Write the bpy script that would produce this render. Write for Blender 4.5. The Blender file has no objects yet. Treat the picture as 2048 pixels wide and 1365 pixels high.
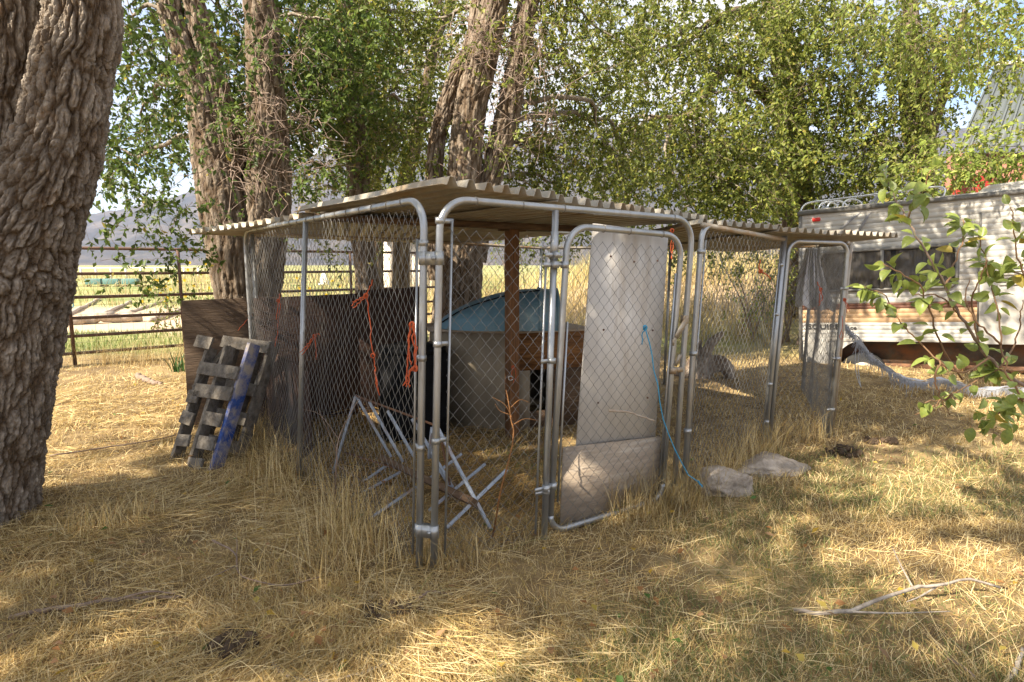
import bpy, math, random
import numpy as np
from mathutils import Vector, Matrix

S = bpy.context.scene
COL = S.collection
rng = np.random.default_rng(7)
random.seed(7)
R = math.radians

# ------------------------------------------------------------------ camera
FPX, CX, CY, CAMH = 1150.0, 1024.0, 682.5, 1.5
PITCH = math.atan(152.5 / FPX)
cam_d = bpy.data.cameras.new('camera')
cam_d.sensor_width = 36.0
cam_d.lens = 36.0 * FPX / 2048.0
cam_d.clip_start = 0.05
cam_d.clip_end = 20000
cam = bpy.data.objects.new('camera', cam_d)
cam.location = (0, 0, CAMH)
cam.rotation_euler = (math.pi / 2 - PITCH, 0, 0)
COL.objects.link(cam)
S.camera = cam

# ------------------------------------------------------------------ light
SUN_TO = Vector((-0.64, -0.42, 0.66)).normalized()      # towards the sun
sun_el = math.asin(SUN_TO.z)
sun_az = math.atan2(SUN_TO.x, SUN_TO.y)
W = bpy.data.worlds.new('World')
S.world = W
W.use_nodes = True
wn, wl = W.node_tree.nodes, W.node_tree.links
wn.clear()
w_out = wn.new('ShaderNodeOutputWorld')
w_bg = wn.new('ShaderNodeBackground'); w_bg.inputs[1].default_value = 0.095
sky = wn.new('ShaderNodeTexSky'); sky.sky_type = 'NISHITA'; sky.sun_disc = False
sky.sun_elevation = sun_el; sky.sun_rotation = sun_az; sky.altitude = 1500
w_tc = wn.new('ShaderNodeTexCoord')
w_map = wn.new('ShaderNodeMapping'); w_map.inputs['Scale'].default_value = (1.0, 1.0, 2.6)
w_no = wn.new('ShaderNodeTexNoise'); w_no.inputs['Scale'].default_value = 2.2
w_no.inputs['Detail'].default_value = 8; w_no.inputs['Roughness'].default_value = 0.58
w_rp = wn.new('ShaderNodeValToRGB')
w_rp.color_ramp.elements[0].position = 0.32; w_rp.color_ramp.elements[1].position = 0.55
w_mx = wn.new('ShaderNodeMixRGB'); w_mx.inputs[2].default_value = (4.5, 4.35, 4.15, 1)
wl.new(w_tc.outputs['Generated'], w_map.inputs[0]); wl.new(w_map.outputs[0], w_no.inputs['Vector'])
wl.new(w_no.outputs[0], w_rp.inputs[0]); wl.new(w_rp.outputs[0], w_mx.inputs[0])
wl.new(sky.outputs[0], w_mx.inputs[1]); wl.new(w_mx.outputs[0], w_bg.inputs[0])
wl.new(w_bg.outputs[0], w_out.inputs[0])

sun_d = bpy.data.lights.new('sun', 'SUN'); sun_d.energy = 5.0; sun_d.angle = R(0.53)
sun_d.color = (1.0, 0.89, 0.72)
sun = bpy.data.objects.new('sun', sun_d); COL.objects.link(sun)
sun.rotation_euler = (-SUN_TO).to_track_quat('-Z', 'Y').to_euler()
sun.location = (-20, -15, 20)

S.view_settings.view_transform = 'Standard'
S.view_settings.look = 'None'
S.view_settings.gamma = 1.0
S.view_settings.use_curve_mapping = False
S.view_settings.exposure = 1.75
S.render.engine = 'CYCLES'
S.cycles.use_denoising = True
S.cycles.max_bounces = 8
S.cycles.diffuse_bounces = 4
S.cycles.transmission_bounces = 4
S.cycles.transparent_max_bounces = 8
S.cycles.sample_clamp_indirect = 6.0

# ------------------------------------------------------------------ helpers
def ray(px, py):
    xc = (px - CX) / FPX; yc = -(py - CY) / FPX
    c, s = math.cos(PITCH), math.sin(PITCH)
    return np.array([xc, c + yc * s, -s + yc * c])
def at(px, py, Y):
    d = ray(px, py)
    return np.array([0, 0, CAMH]) + d * (Y / d[1])
def gr(px, py, z=0.0):
    d = ray(px, py)
    return np.array([0, 0, CAMH]) + d * ((z - CAMH) / d[2])
def V3(*a): return np.array(a, float)
def unit(v):
    v = np.asarray(v, float); return v / (np.linalg.norm(v, axis=-1, keepdims=True) + 1e-12)

def hash3(ix, iy, iz, seed):
    h = (ix * 374761393 + iy * 668265263 + iz * 2147483647 + seed * 974711) & 0xFFFFFFFF
    h = ((h ^ (h >> 13)) * 1274126177) & 0xFFFFFFFF
    h = (h ^ (h >> 16)) & 0xFFFFFF
    return h / float(0xFFFFFF)
def vnoise(P, seed=0):
    P = np.asarray(P, float)
    I = np.floor(P).astype(np.int64); f = P - I; f = f * f * (3 - 2 * f)
    r = np.zeros(len(P))
    for dx in (0, 1):
        wx = f[:, 0] if dx else 1 - f[:, 0]
        for dy in (0, 1):
            wy = f[:, 1] if dy else 1 - f[:, 1]
            for dz in (0, 1):
                wz = f[:, 2] if dz else 1 - f[:, 2]
                r += wx * wy * wz * hash3(I[:, 0] + dx, I[:, 1] + dy, I[:, 2] + dz, seed)
    return r
def fbm(P, seed=0, oct=4):
    r = 0; a = .5; P = np.asarray(P, float)
    for o in range(oct):
        r = r + a * vnoise(P * (2 ** o), seed + o * 17); a *= .5
    return r / (1 - .5 ** oct)

def cells(P, seed):
    """cellular noise: F2 - F1"""
    I = np.floor(P).astype(np.int64); f1 = np.full(len(P), 9.); f2 = np.full(len(P), 9.)
    for dx in (-1, 0, 1):
        for dy in (-1, 0, 1):
            for dz in (-1, 0, 1):
                J = I + np.array([dx, dy, dz])
                q = J + np.stack([hash3(J[:, 0], J[:, 1], J[:, 2], seed + k) for k in (1, 2, 3)], 1)
                d = np.sqrt(((q - P) ** 2).sum(1)); m = d < f1
                f2 = np.where(m, f1, np.minimum(f2, d)); f1 = np.where(m, d, f1)
    return f2 - f1

class MB:
    """collects vertices and faces; build() links them as one mesh object"""
    def __init__(self): self.v = []; self.f = {}; self.c = []; self.n = 0; self.hc = False
    def add(self, v, faces, col=None):
        v = np.asarray(v, float).reshape(-1, 3)
        for f in faces:
            f = np.asarray(f, np.int64)
            if f.size == 0: continue
            self.f.setdefault(f.shape[1], []).append(f + self.n)
        if col is None: col = np.ones((len(v), 3))
        else: self.hc = True; col = np.broadcast_to(np.asarray(col, float), (len(v), 3))
        self.v.append(v); self.c.append(col); self.n += len(v)
        return self
    def box(self, c, s, ax=None, col=None):
        s = np.asarray(s, float) / 2
        k = np.array([[x, y, z] for x in (-1, 1) for y in (-1, 1) for z in (-1, 1)]) * s
        if ax is not None: k = k @ np.asarray(ax, float)
        F = [[0, 1, 3, 2], [4, 6, 7, 5], [0, 4, 5, 1], [2, 3, 7, 6], [0, 2, 6, 4], [1, 5, 7, 3]]
        return self.add(k + np.asarray(c, float), [F], col)
    def bar(self, a, b, w, t, up=(0, 0, 1), col=None):
        """rectangular bar from a to b; w along the side direction, t along up-ish"""
        a = np.asarray(a, float); b = np.asarray(b, float)
        d = b - a; L = np.linalg.norm(d); d = d / L
        s = unit(np.cross(d, up)); u = np.cross(s, d)
        return self.box((a + b) / 2, (L, w, t), np.array([d, s, u]), col)
    def tube(self, P, r, n=8, col=None, cap=True, vr=None):
        P = np.asarray(P, float); N = len(P)
        r = np.broadcast_to(np.asarray(r, float), (N,))
        T = np.gradient(P, axis=0); T = unit(T)
        ref = V3(0, 0, 1) if abs(T[0][2]) < .9 else V3(1, 0, 0)
        A = np.zeros((N, 3)); A[0] = unit(np.cross(T[0], ref))
        for i in range(1, N):
            x = A[i - 1] - T[i] * np.dot(A[i - 1], T[i]); A[i] = unit(x)
        B = np.cross(T, A)
        th = np.arange(n) * 2 * math.pi / n
        ring = P[:, None] + r[:, None, None] * (np.cos(th)[None, :, None] * A[:, None] + np.sin(th)[None, :, None] * B[:, None])
        V = ring.reshape(-1, 3)
        i = np.arange(N - 1)[:, None] * n; j = np.arange(n)[None]; j2 = (j + 1) % n
        F = np.stack([i + j, i + j2, i + n + j2, i + n + j], -1).reshape(-1, 4)
        self.add(V, [F], col)
        if cap:
            base = self.n - len(V)
            if n == 3: fs = np.array([[0, 2, 1], [len(V) - 3, len(V) - 2, len(V) - 1]]) + base; self.f.setdefault(3, []).append(fs)
            else:
                self.f.setdefault(n, []).append(np.array([list(range(n))[::-1], list(range(len(V) - n, len(V)))]) + base)
        return self
    def build(self, name, m, parent=None, smooth=False, bevel=0):
        V = np.concatenate(self.v) if self.v else np.zeros((0, 3))
        if parent is not None: V = V - wloc(parent)
        me = bpy.data.meshes.new(name)
        me.vertices.add(len(V)); me.vertices.foreach_set('co', V.astype(np.float32).ravel())
        idx = []; tot = []
        for k, fl in self.f.items():
            f = np.concatenate(fl); idx.append(f.ravel()); tot.append(np.full(len(f), k))
        idx = np.concatenate(idx); tot = np.concatenate(tot)
        me.loops.add(len(idx)); me.loops.foreach_set('vertex_index', idx.astype(np.int32))
        me.polygons.add(len(tot))
        st = np.concatenate([[0], np.cumsum(tot)[:-1]])
        me.polygons.foreach_set('loop_start', st.astype(np.int32))
        me.polygons.foreach_set('loop_total', tot.astype(np.int32))
        if smooth: me.polygons.foreach_set('use_smooth', np.ones(len(tot), bool))
        me.update(calc_edges=True)
        if self.hc:
            a = me.color_attributes.new('Col', 'FLOAT_COLOR', 'POINT')
            c = np.concatenate(self.c); c = np.concatenate([c, np.ones((len(c), 1))], 1)
            a.data.foreach_set('color', c.astype(np.float32).ravel())
        me.materials.append(m)
        o = bpy.data.objects.new(name, me); COL.objects.link(o)
        if parent is not None: o.parent = parent
        if bevel:
            md = o.modifiers.new('bevel', 'BEVEL'); md.width = bevel; md.segments = 2; md.limit_method = 'ANGLE'
        return o
def wloc(o):
    p = np.zeros(3)
    while o is not None: p = p + np.array(o.location); o = o.parent
    return p
def tag(o, label=None, cat=None, group=None, kind=None):
    if label: o['label'] = label
    if cat: o['category'] = cat
    if group: o['group'] = group
    if kind: o['kind'] = kind
    return o
def thing(name, label, cat, loc, group=None):
    o = bpy.data.objects.new(name, None); COL.objects.link(o); o.location = tuple(loc); o.empty_display_size = .1
    return tag(o, label, cat, group)
def spline(P, n):
    """Catmull-Rom through P, n points in all"""
    P = np.asarray(P, float); k = len(P)
    Q = np.vstack([2 * P[0] - P[1], P, 2 * P[-1] - P[-2]])
    t = np.linspace(0, k - 1 - 1e-9, n); i = t.astype(int); u = (t - i)[:, None]
    a, b, c, d = Q[i], Q[i + 1], Q[i + 2], Q[i + 3]
    return .5 * (2 * b + (c - a) * u + (2 * a - 5 * b + 4 * c - d) * u ** 2 + (3 * b - a - 3 * c + d) * u ** 3)

# ------------------------------------------------------------------ materials
def mat(name, c1, c2=None, rough=.8, scale=8., stretch=(1, 1, 1), metal=0., bump=.0, bscale=None, c3=None, c3amt=.3, spec=.3, attr=False, attr_amt=1., transl=0., detail=6, coat=0.):
    m = bpy.data.materials.new(name); m.use_nodes = True
    nt = m.node_tree; n, l = nt.nodes, nt.links
    b = n['Principled BSDF']; b.inputs['Roughness'].default_value = rough
    b.inputs['Metallic'].default_value = metal; b.inputs['Specular IOR Level'].default_value = spec
    if coat: b.inputs['Coat Weight'].default_value = coat; b.inputs['Coat Roughness'].default_value = .15
    tc = n.new('ShaderNodeTexCoord'); mp = n.new('ShaderNodeMapping'); mp.inputs['Scale'].default_value = stretch
    l.new(tc.outputs['Object'], mp.inputs[0])
    no = n.new('ShaderNodeTexNoise'); no.inputs['Scale'].default_value = scale; no.inputs['Detail'].default_value = detail; no.inputs['Roughness'].default_value = .62
    l.new(mp.outputs[0], no.inputs['Vector'])
    rp = n.new('ShaderNodeValToRGB'); rp.color_ramp.elements[0].position = .34; rp.color_ramp.elements[1].position = .66
    l.new(no.outputs[0], rp.inputs[0])
    mx = n.new('ShaderNodeMixRGB'); mx.inputs[1].default_value = (*c1, 1); mx.inputs[2].default_value = (*(c2 or [x * .75 for x in c1]), 1)
    l.new(rp.outputs[0], mx.inputs[0]); out = mx.outputs[0]
    if c3:
        n2 = n.new('ShaderNodeTexNoise'); n2.inputs['Scale'].default_value = scale * .37; n2.inputs['Detail'].default_value = 8; n2.inputs['Roughness'].default_value = .7
        l.new(mp.outputs[0], n2.inputs['Vector'])
        r2 = n.new('ShaderNodeValToRGB'); r2.color_ramp.elements[0].position = .62 - .4 * c3amt; r2.color_ramp.elements[1].position = .78 - .4 * c3amt
        l.new(n2.outputs[0], r2.inputs[0])
        m2 = n.new('ShaderNodeMixRGB'); m2.inputs[2].default_value = (*c3, 1)
        l.new(r2.outputs[0], m2.inputs[0]); l.new(out, m2.inputs[1]); out = m2.outputs[0]
    if attr:
        at_ = n.new('ShaderNodeAttribute'); at_.attribute_name = 'Col'
        m3 = n.new('ShaderNodeMixRGB'); m3.blend_type = 'MULTIPLY'; m3.inputs[0].default_value = attr_amt
        l.new(out, m3.inputs[1]); l.new(at_.outputs[0], m3.inputs[2]); out = m3.outputs[0]
    l.new(out, b.inputs['Base Color'])
    if bump:
        bn = n.new('ShaderNodeTexNoise'); bn.inputs['Scale'].default_value = bscale or scale * 3; bn.inputs['Detail'].default_value = 5
        l.new(mp.outputs[0], bn.inputs['Vector'])
        bp = n.new('ShaderNodeBump'); bp.inputs['Strength'].default_value = bump; bp.inputs['Distance'].default_value = .02
        l.new(bn.outputs[0], bp.inputs['Height']); l.new(bp.outputs[0], b.inputs['Normal'])
    if transl:
        tr = n.new('ShaderNodeBsdfTranslucent'); l.new(out, tr.inputs[0])
        ms = n.new('ShaderNodeMixShader'); ms.inputs[0].default_value = transl
        l.new(b.outputs[0], ms.inputs[1]); l.new(tr.outputs[0], ms.inputs[2]); l.new(ms.outputs[0], n['Material Output'].inputs[0])
    return m

M = {}
M['ground'] = mat('ground', (.24, .165, .075), (.12, .08, .04), .95, 3.2, c3=(.34, .25, .12), c3amt=.35, bump=.6, bscale=60, detail=10)
M['straw'] = mat('straw', (1, 1, 1), (.8, .78, .72), .75, 3, attr=True, transl=.22, spec=.25)
M['leaf'] = mat('leaf', (1, 1, 1), (.82, .85, .8), .5, 4, attr=True, transl=.5, spec=.35)
M['pear_leaf'] = mat('pear_leaf', (.26, .32, .075), (.18, .235, .055), .38, 6, c3=(.30, .30, .07), c3amt=.25, transl=.38, spec=.5)
M['bark'] = mat('bark', (.46, .42, .37), (.23, .20, .17), .95, 26, (1, 1, .5), c3=(.34, .22, .11), c3amt=.08, bump=1.0, bscale=90, attr=True)
M['bark_far'] = mat('bark_far', (.36, .31, .255), (.20, .168, .135), .95, 22, (1, 1, .35), c3=(.36, .25, .13), c3amt=.14, bump=1.0, bscale=50, attr=True)
M['twig'] = mat('twig', (.27, .20, .155), (.17, .12, .09), .9, 20)
M['dead_twig'] = mat('dead_twig', (.34, .26, .21), (.21, .15, .12), .9, 20)
M['twig_red'] = mat('twig_red', (.25, .14, .07), (.16, .10, .06), .8, 20)
M['dead_wood'] = mat('dead_wood', (.38, .335, .285), (.20, .165, .135), .9, 24, (1, 1, 1), bump=.3)
M['galv'] = mat('galv', (.40, .41, .42), (.31, .32, .32), .40, 9, (1, 1, .4), metal=.75, c3=(.33, .29, .24), c3amt=.16, bump=.08, bscale=80)
M['galv_rust'] = mat('galv_rust', (.38, .34, .28), (.30, .25, .19), .5, 9, (1, 1, 1), metal=.55, c3=(.30, .18, .08), c3amt=.32, bump=.1, bscale=80)
M['wire'] = mat('wire', (.24, .24, .235), (.16, .16, .155), .5, 12, metal=.5)
M['wire_dark'] = mat('wire_dark', (.30, .28, .25), (.2, .18, .15), .6, 12, metal=.4)
M['roof'] = mat('roof', (.40, .365, .30), (.31, .275, .22), .5, 5, (1, 1, 1), metal=.1, c3=(.34, .25, .15), c3amt=.30, bump=.1, bscale=30)
M['wood_dark'] = mat('wood_dark', (.13, .08, .045), (.07, .042, .025), .85, 6, (1, 1, 7), bump=.4, bscale=20, c3=(.25, .17, .10), c3amt=.2)
M['wood_post'] = mat('wood_post', (.21, .10, .042), (.11, .055, .025), .8, 10, (6, 6, .5), bump=.4)
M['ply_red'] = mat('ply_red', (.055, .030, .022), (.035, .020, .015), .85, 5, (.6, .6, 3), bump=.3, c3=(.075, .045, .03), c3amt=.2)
M['ply_orange'] = mat('ply_orange', (.27, .125, .042), (.12, .055, .02), .8, 7, (.6, .6, 6), bump=.4)
M['ply_beige'] = mat('ply_beige', (.27, .225, .16), (.19, .155, .11), .85, 4, (1, 1, .6), c3=(.22, .17, .12), c3amt=.2)
M['ply_grey'] = mat('ply_grey', (.38, .31, .235), (.28, .22, .165), .85, 5, (1, 1, 8), bump=.25, c3=(.46, .40, .33), c3amt=.25)
M['ply_brown'] = mat('ply_brown', (.13, .09, .06), (.075, .05, .035), .9, 4, (1, 1, 8), bump=.35, c3=(.09, .065, .045), c3amt=.25)
M['ply_white'] = mat('ply_white', (.62, .59, .55), (.52, .485, .44), .75, 3, (3, 3, .5), c3=(.36, .29, .215), c3amt=.26, bump=.12, bscale=40)
M['pallet'] = mat('pallet', (.18, .16, .135), (.085, .073, .06), .9, 16, (1.4, 1.4, 1.4), bump=.5, bscale=40, c3=(.15, .12, .09), c3amt=.2)
M['blue_paint'] = mat('blue_paint', (.025, .07, .27), (.02, .05, .19), .75, 14, (1, 1, 1), bump=.4, c3=(.30, .26, .22), c3amt=.46)
M['black_plastic'] = mat('black_plastic', (.012, .012, .013), (.008, .008, .008), .9, 8, spec=.05)
M['black_void'] = mat('black_void', (.012, .010, .009), (.008, .007, .006), .9, 8)
M['blue_plastic'] = mat('blue_plastic', (.12, .23, .29), (.09, .175, .23), .5, 4, c3=(.24, .33, .34), c3amt=.25, bump=.05)
M['rack'] = mat('rack', (.36, .40, .46), (.27, .30, .35), .6, 14, metal=.15, c3=(.30, .17, .10), c3amt=.24, bump=.15)
M['rust'] = mat('rust', (.19, .095, .05), (.10, .055, .035), .85, 14, bump=.4)
M['twine_orange'] = mat('twine_orange', (.50, .105, .035), (.38, .075, .03), .8, 60)
M['twine_blue'] = mat('twine_blue', (.05, .30, .48), (.04, .22, .38), .7, 60)
M['concrete'] = mat('concrete', (.46, .39, .32), (.32, .265, .21), .95, 14, bump=.8, bscale=45, c3=(.17, .14, .11), c3amt=.25)
M['rv_white'] = mat('rv_white', (.47, .455, .42), (.39, .375, .34), .5, 2.2, (1, 1, 9), c3=(.38, .33, .26), c3amt=.24)
M['rv_brown'] = mat('rv_brown', (.17, .075, .045), (.13, .06, .04), .5, 5)
M['rv_tan'] = mat('rv_tan', (.52, .34, .19), (.45, .29, .16), .5, 5)
M['rv_trim'] = mat('rv_trim', (.20, .19, .175), (.12, .115, .105), .6, 9, metal=.2)
M['rv_under'] = mat('rv_under', (.13, .105, .08), (.07, .05, .038), .9, 5, c3=(.19, .08, .035), c3amt=.35, bump=.4)
M['rv_black'] = mat('rv_black', (.03, .03, .035), (.02, .02, .022), .45, 6)
M['curtain'] = mat('curtain', (.20, .175, .15), (.15, .13, .11), .9, 5)
M['rubber'] = mat('rubber', (.03, .03, .03), (.02, .02, .02), .8, 8)
M['red_lens'] = mat('red_lens', (.55, .03, .02), (.42, .02, .015), .3, 8)
M['strap'] = mat('strap', (.28, .28, .29), (.21, .21, .22), .8, 20)
M['chrome'] = mat('chrome', (.62, .63, .64), (.5, .5, .5), .25, 6, metal=.9)
M['tarp'] = mat('tarp', (.62, .63, .66), (.44, .45, .48), .7, 9, c3=(.36, .36, .36), c3amt=.25, transl=.25, bump=.2)
M['paint_text'] = mat('paint_text', (.02, .018, .016), (.02, .02, .02), .5, 5)
M['pipe_rust'] = mat('pipe_rust', (.14, .085, .06), (.09, .052, .04), .7, 12, metal=.25, bump=.2)
M['log'] = mat('log', (.50, .42, .34), (.34, .27, .20), .9, 14, bump=.5)
M['fence_white'] = mat('fence_white', (.72, .71, .68), (.6, .59, .56), .6, 3)
M['teal'] = mat('teal', (.10, .20, .19), (.08, .16, .15), .6, 3)
M['mountain'] = mat('mountain', (.085, .075, .07), (.045, .047, .045), .98, .012, detail=12, c3=(.14, .115, .09), c3amt=.30, bump=.5, bscale=.02)
M['house_roof'] = mat('house_roof', (.10, .115, .115), (.08, .09, .09), .6, 3, metal=.1)
M['house_red'] = mat('house_red', (.36, .035, .025), (.30, .03, .02), .6, 3)
M['house_brick'] = mat('house_brick', (.30, .13, .09), (.22, .10, .07), .8, 8)
M['dirt'] = mat('dirt', (.10, .067, .042), (.05, .034, .022), .98, 20, bump=.9, bscale=60)
M['stump'] = mat('stump', (.36, .31, .26), (.17, .125, .09), .95, 10, bump=.8, bscale=30, c3=(.11, .07, .045), c3amt=.3)
M['cream'] = mat('cream', (.66, .60, .50), (.6, .54, .44), .8, 3)
M['glass'] = mat('glass', (.03, .03, .03), (.03, .03, .03), .08, 5, spec=.6)
g = M['glass'].node_tree; gb = g.nodes['Principled BSDF']
gt = g.nodes.new('ShaderNodeBsdfTransparent'); gm = g.nodes.new('ShaderNodeMixShader'); gm.inputs[0].default_value = .28
g.links.new(gt.outputs[0], gm.inputs[1]); g.links.new(gb.outputs[0], gm.inputs[2]); g.links.new(gm.outputs[0], g.nodes['Material Output'].inputs[0])
M['iris'] = mat('iris', (.06, .13, .035), (.05, .10, .03), .5, 5, transl=.2)

# ------------------------------------------------------------------ setting: ground and mountain
def gz(x, y):
    """gentle relief of the ground"""
    x = np.atleast_1d(np.asarray(x, float)); y = np.atleast_1d(np.asarray(y, float))
    P = np.stack([x * .9, y * .9, x * 0], 1)
    z = (fbm(P, 3, 3) - .5) * .06 + (fbm(P * 4, 5, 2) - .5) * .025
    z = z * np.clip(1.5 - np.hypot(x, y) / 25, .2, 1)
    d = np.clip((y - 9.5) / 9, 0, 1) * np.clip((x - 0.5) / 3, 0, 1)      # low bank behind the kennel, to the right
    return z + d * d * (3 - 2 * d) * 1.15 * np.clip(1 - (y - 26) / 60, 0, 1)
def axis_pts():
    a = np.arange(-9, 9.01, .12); b = np.arange(9.5, 40, .8); c = np.geomspace(41, 3600, 40)
    return np.concatenate([-c[::-1], -b[::-1], a, b, c])
xs = axis_pts(); ys = np.concatenate([-np.geomspace(30, 300, 10)[::-1], np.arange(-28, 0, 1.), np.arange(0, 12, .12), np.arange(12.5, 45, .7), np.geomspace(46, 3400, 40)])
X, Y = np.meshgrid(xs, ys); Z = gz(X.ravel(), Y.ravel())
nx, ny = len(xs), len(ys)
i = (np.arange(ny - 1)[:, None] * nx + np.arange(nx - 1)[None]).ravel()
gm_ = MB().add(np.stack([X.ravel(), Y.ravel(), Z], 1), [np.stack([i, i + 1, i + nx + 1, i + nx], 1)])
# ground material: trodden straw and earth near, meadow beyond the pipe fence
m = M['ground']; n, l = m.node_tree.nodes, m.node_tree.links
tc = n.new('ShaderNodeTexCoord'); sp = n.new('ShaderNodeSeparateXYZ'); l.new(tc.outputs['Object'], sp.inputs[0])
mr = n.new('ShaderNodeMapRange'); mr.inputs[1].default_value = 9.0; mr.inputs[2].default_value = 10.5; l.new(sp.outputs[1], mr.inputs[0])
no = n.new('ShaderNodeTexNoise'); no.inputs['Scale'].default_value = .22; no.inputs['Detail'].default_value = 9; no.inputs['Roughness'].default_value = .65
l.new(tc.outputs['Object'], no.inputs['Vector'])
rp = n.new('ShaderNodeValToRGB'); e = rp.color_ramp.elements
e[0].position = .34; e[0].color = (.13, .18, .055, 1); e[1].position = .62; e[1].color = (.44, .35, .18, 1)
e2 = rp.color_ramp.elements.new(.5); e2.color = (.25, .25, .09, 1)
l.new(no.outputs[0], rp.inputs[0])
mx = n.new('ShaderNodeMixRGB'); l.new(mr.outputs[0], mx.inputs[0])
old = n['Principled BSDF'].inputs['Base Color'].links[0].from_socket
mb1 = n.new('ShaderNodeMapRange'); mb1.inputs[1].default_value = 12.0; mb1.inputs[2].default_value = 13.5; l.new(sp.outputs[1], mb1.inputs[0])
mb2 = n.new('ShaderNodeMapRange'); mb2.inputs[1].default_value = 22.0; mb2.inputs[2].default_value = 19.0; l.new(sp.outputs[1], mb2.inputs[0])
mbm = n.new('ShaderNodeMath'); mbm.operation = 'MULTIPLY'; l.new(mb1.outputs[0], mbm.inputs[0]); l.new(mb2.outputs[0], mbm.inputs[1])
mxd = n.new('ShaderNodeMixRGB'); mxd.inputs[2].default_value = (.50, .38, .25, 1); l.new(mbm.outputs[0], mxd.inputs[0]); l.new(rp.outputs[0], mxd.inputs[1])
l.new(old, mx.inputs[1]); l.new(mxd.outputs[0], mx.inputs[2]); l.new(mx.outputs[0], n['Principled BSDF'].inputs['Base Color'])
tag(gm_.build('ground', M['ground'], smooth=True), kind='structure')

# mountain ridge, about two kilometres off
rp_px = [-1200, -400, 100, 200, 300, 370, 450, 620, 760, 900, 1100, 1250, 1450, 1650, 1900, 2100, 2600, 3400]
rp_py = [500, 470, 447, 428, 406, 388, 365, 312, 292, 300, 270, 255, 262, 285, 258, 250, 290, 360]
cols = np.linspace(-1150, 3350, 260); top = np.interp(cols, rp_px, rp_py)
mb = MB(); rows = 46; Vm = []
for k in range(rows):
    t = k / (rows - 1)
    Yd = 1500 + 1300 * t
    for cx_, ty in zip(cols, top):
        crest = at(cx_, ty, 2800.)
        foot = np.array([(cx_ - CX) / FPX * 1500, 1500, -3.])
        p = foot * (1 - t) + crest * t
        p[2] = foot[2] + (crest[2] - foot[2]) * (t ** 1.25)
        Vm.append(p)
Vm = np.array(Vm)
tt = np.repeat(np.linspace(0, 1, rows), len(cols))
Vm[:, 2] += (fbm(Vm / 330., 9, 5) - .5) * 300 * np.sin(np.pi * np.clip(tt, 0, 1)) ** .8 + (fbm(Vm / 60., 4, 4) - .5) * 36 * np.clip(tt * 3, 0, 1)
nc = len(cols); i = (np.arange(rows - 1)[:, None] * nc + np.arange(nc - 1)[None]).ravel()
mb.add(Vm, [np.stack([i, i + 1, i + nc + 1, i + nc], 1)])
tag(mb.build('mountain', M['mountain'], smooth=True), kind='structure')

# ------------------------------------------------------------------ straw and grass
def blades(n, xy, L, wdt, az, lean, bend, col, z0=None):
    """n grass blades as bent tapering strips: xy (n,2), L length, lean = angle from vertical at the base, bend = extra angle at the tip"""
    b = np.zeros((n, 3)); b[:, :2] = xy; b[:, 2] = (gz(xy[:, 0], xy[:, 1]) if z0 is None else z0)
    pts = [b]; a = lean.copy(); seg = 3
    hd = np.stack([np.cos(az), np.sin(az)], 1)
    p = b.copy()
    for k in range(seg):
        st = L / seg
        p = p.copy(); p[:, :2] += hd * (np.sin(a) * st)[:, None]; p[:, 2] += np.cos(a) * st
        p[:, 2] = np.maximum(p[:, 2], b[:, 2] + .004)
        pts.append(p); a = a + bend / seg
    side = np.stack([-np.sin(az), np.cos(az), np.zeros(n)], 1)
    tw = rng.uniform(-.9, .9, n)[:, None]
    side = unit(side + np.array([0, 0, 1.]) * tw)
    ws = [1, .9, .65, .12]
    V = np.zeros((n, 8, 3))
    for k in range(4):
        V[:, 2 * k] = pts[k] - side * (wdt * ws[k] / 2)[:, None]; V[:, 2 * k + 1] = pts[k] + side * (wdt * ws[k] / 2)[:, None]
    base = (np.arange(n) * 8)[:, None]
    F = np.concatenate([base + np.array([2 * k, 2 * k + 1, 2 * k + 3, 2 * k + 2]) for k in range(3)])
    return V.reshape(-1, 3), F, np.repeat(col, 8, 0)
STRAW = np.array([[.70, .52, .24], [.62, .44, .18], [.82, .67, .39], [.46, .31, .12], [.76, .60, .33], [.28, .18, .08], [.56, .43, .17], [.80, .65, .36]])
def straw_col(n, g=0.0, dark=1.0):
    c = STRAW[rng.integers(0, len(STRAW), n)] * rng.uniform(.75, 1.12, (n, 1)) * dark
    gm = rng.random(n) < g
    c[gm] = np.array([.20, .24, .07]) * rng.uniform(.7, 1.3, (gm.sum(), 1))
    return c
def in_view(xy, pad=.25):
    return np.abs(xy[:, 0]) < (xy[:, 1] * .93 + pad)
def inside_poly(xy, poly):
    poly = np.asarray(poly); r = np.zeros(len(xy), bool); j = len(poly) - 1
    for i in range(len(poly)):
        a, b = poly[i], poly[j]
        c = ((a[1] > xy[:, 1]) != (b[1] > xy[:, 1])) & (xy[:, 0] < (b[0] - a[0]) * (xy[:, 1] - a[1]) / (b[1] - a[1] + 1e-12) + a[0])
        r ^= c; j = i
    return r
KA, KB, KC, KD = V3(-.43, 2.68, 0), V3(1.03, 3.51, 0), V3(-1.52, 3.93, 0), V3(-2.40, 5.25, 0)
KBR, KE, KF, KR, KM = V3(-.93, 6.1, 0), V3(2.12, 4.68, 0), V3(2.78, 4.89, 0), V3(3.45, 6.7, 0), V3(.35, 7.4, 0)
PEN = [KA[:2], KB[:2], KE[:2], KF[:2], KR[:2], KM[:2], KBR[:2], KD[:2]]
PEN1 = [KA[:2], KB[:2], V3(-.4, 6.3)[:2], KD[:2]]

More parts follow.
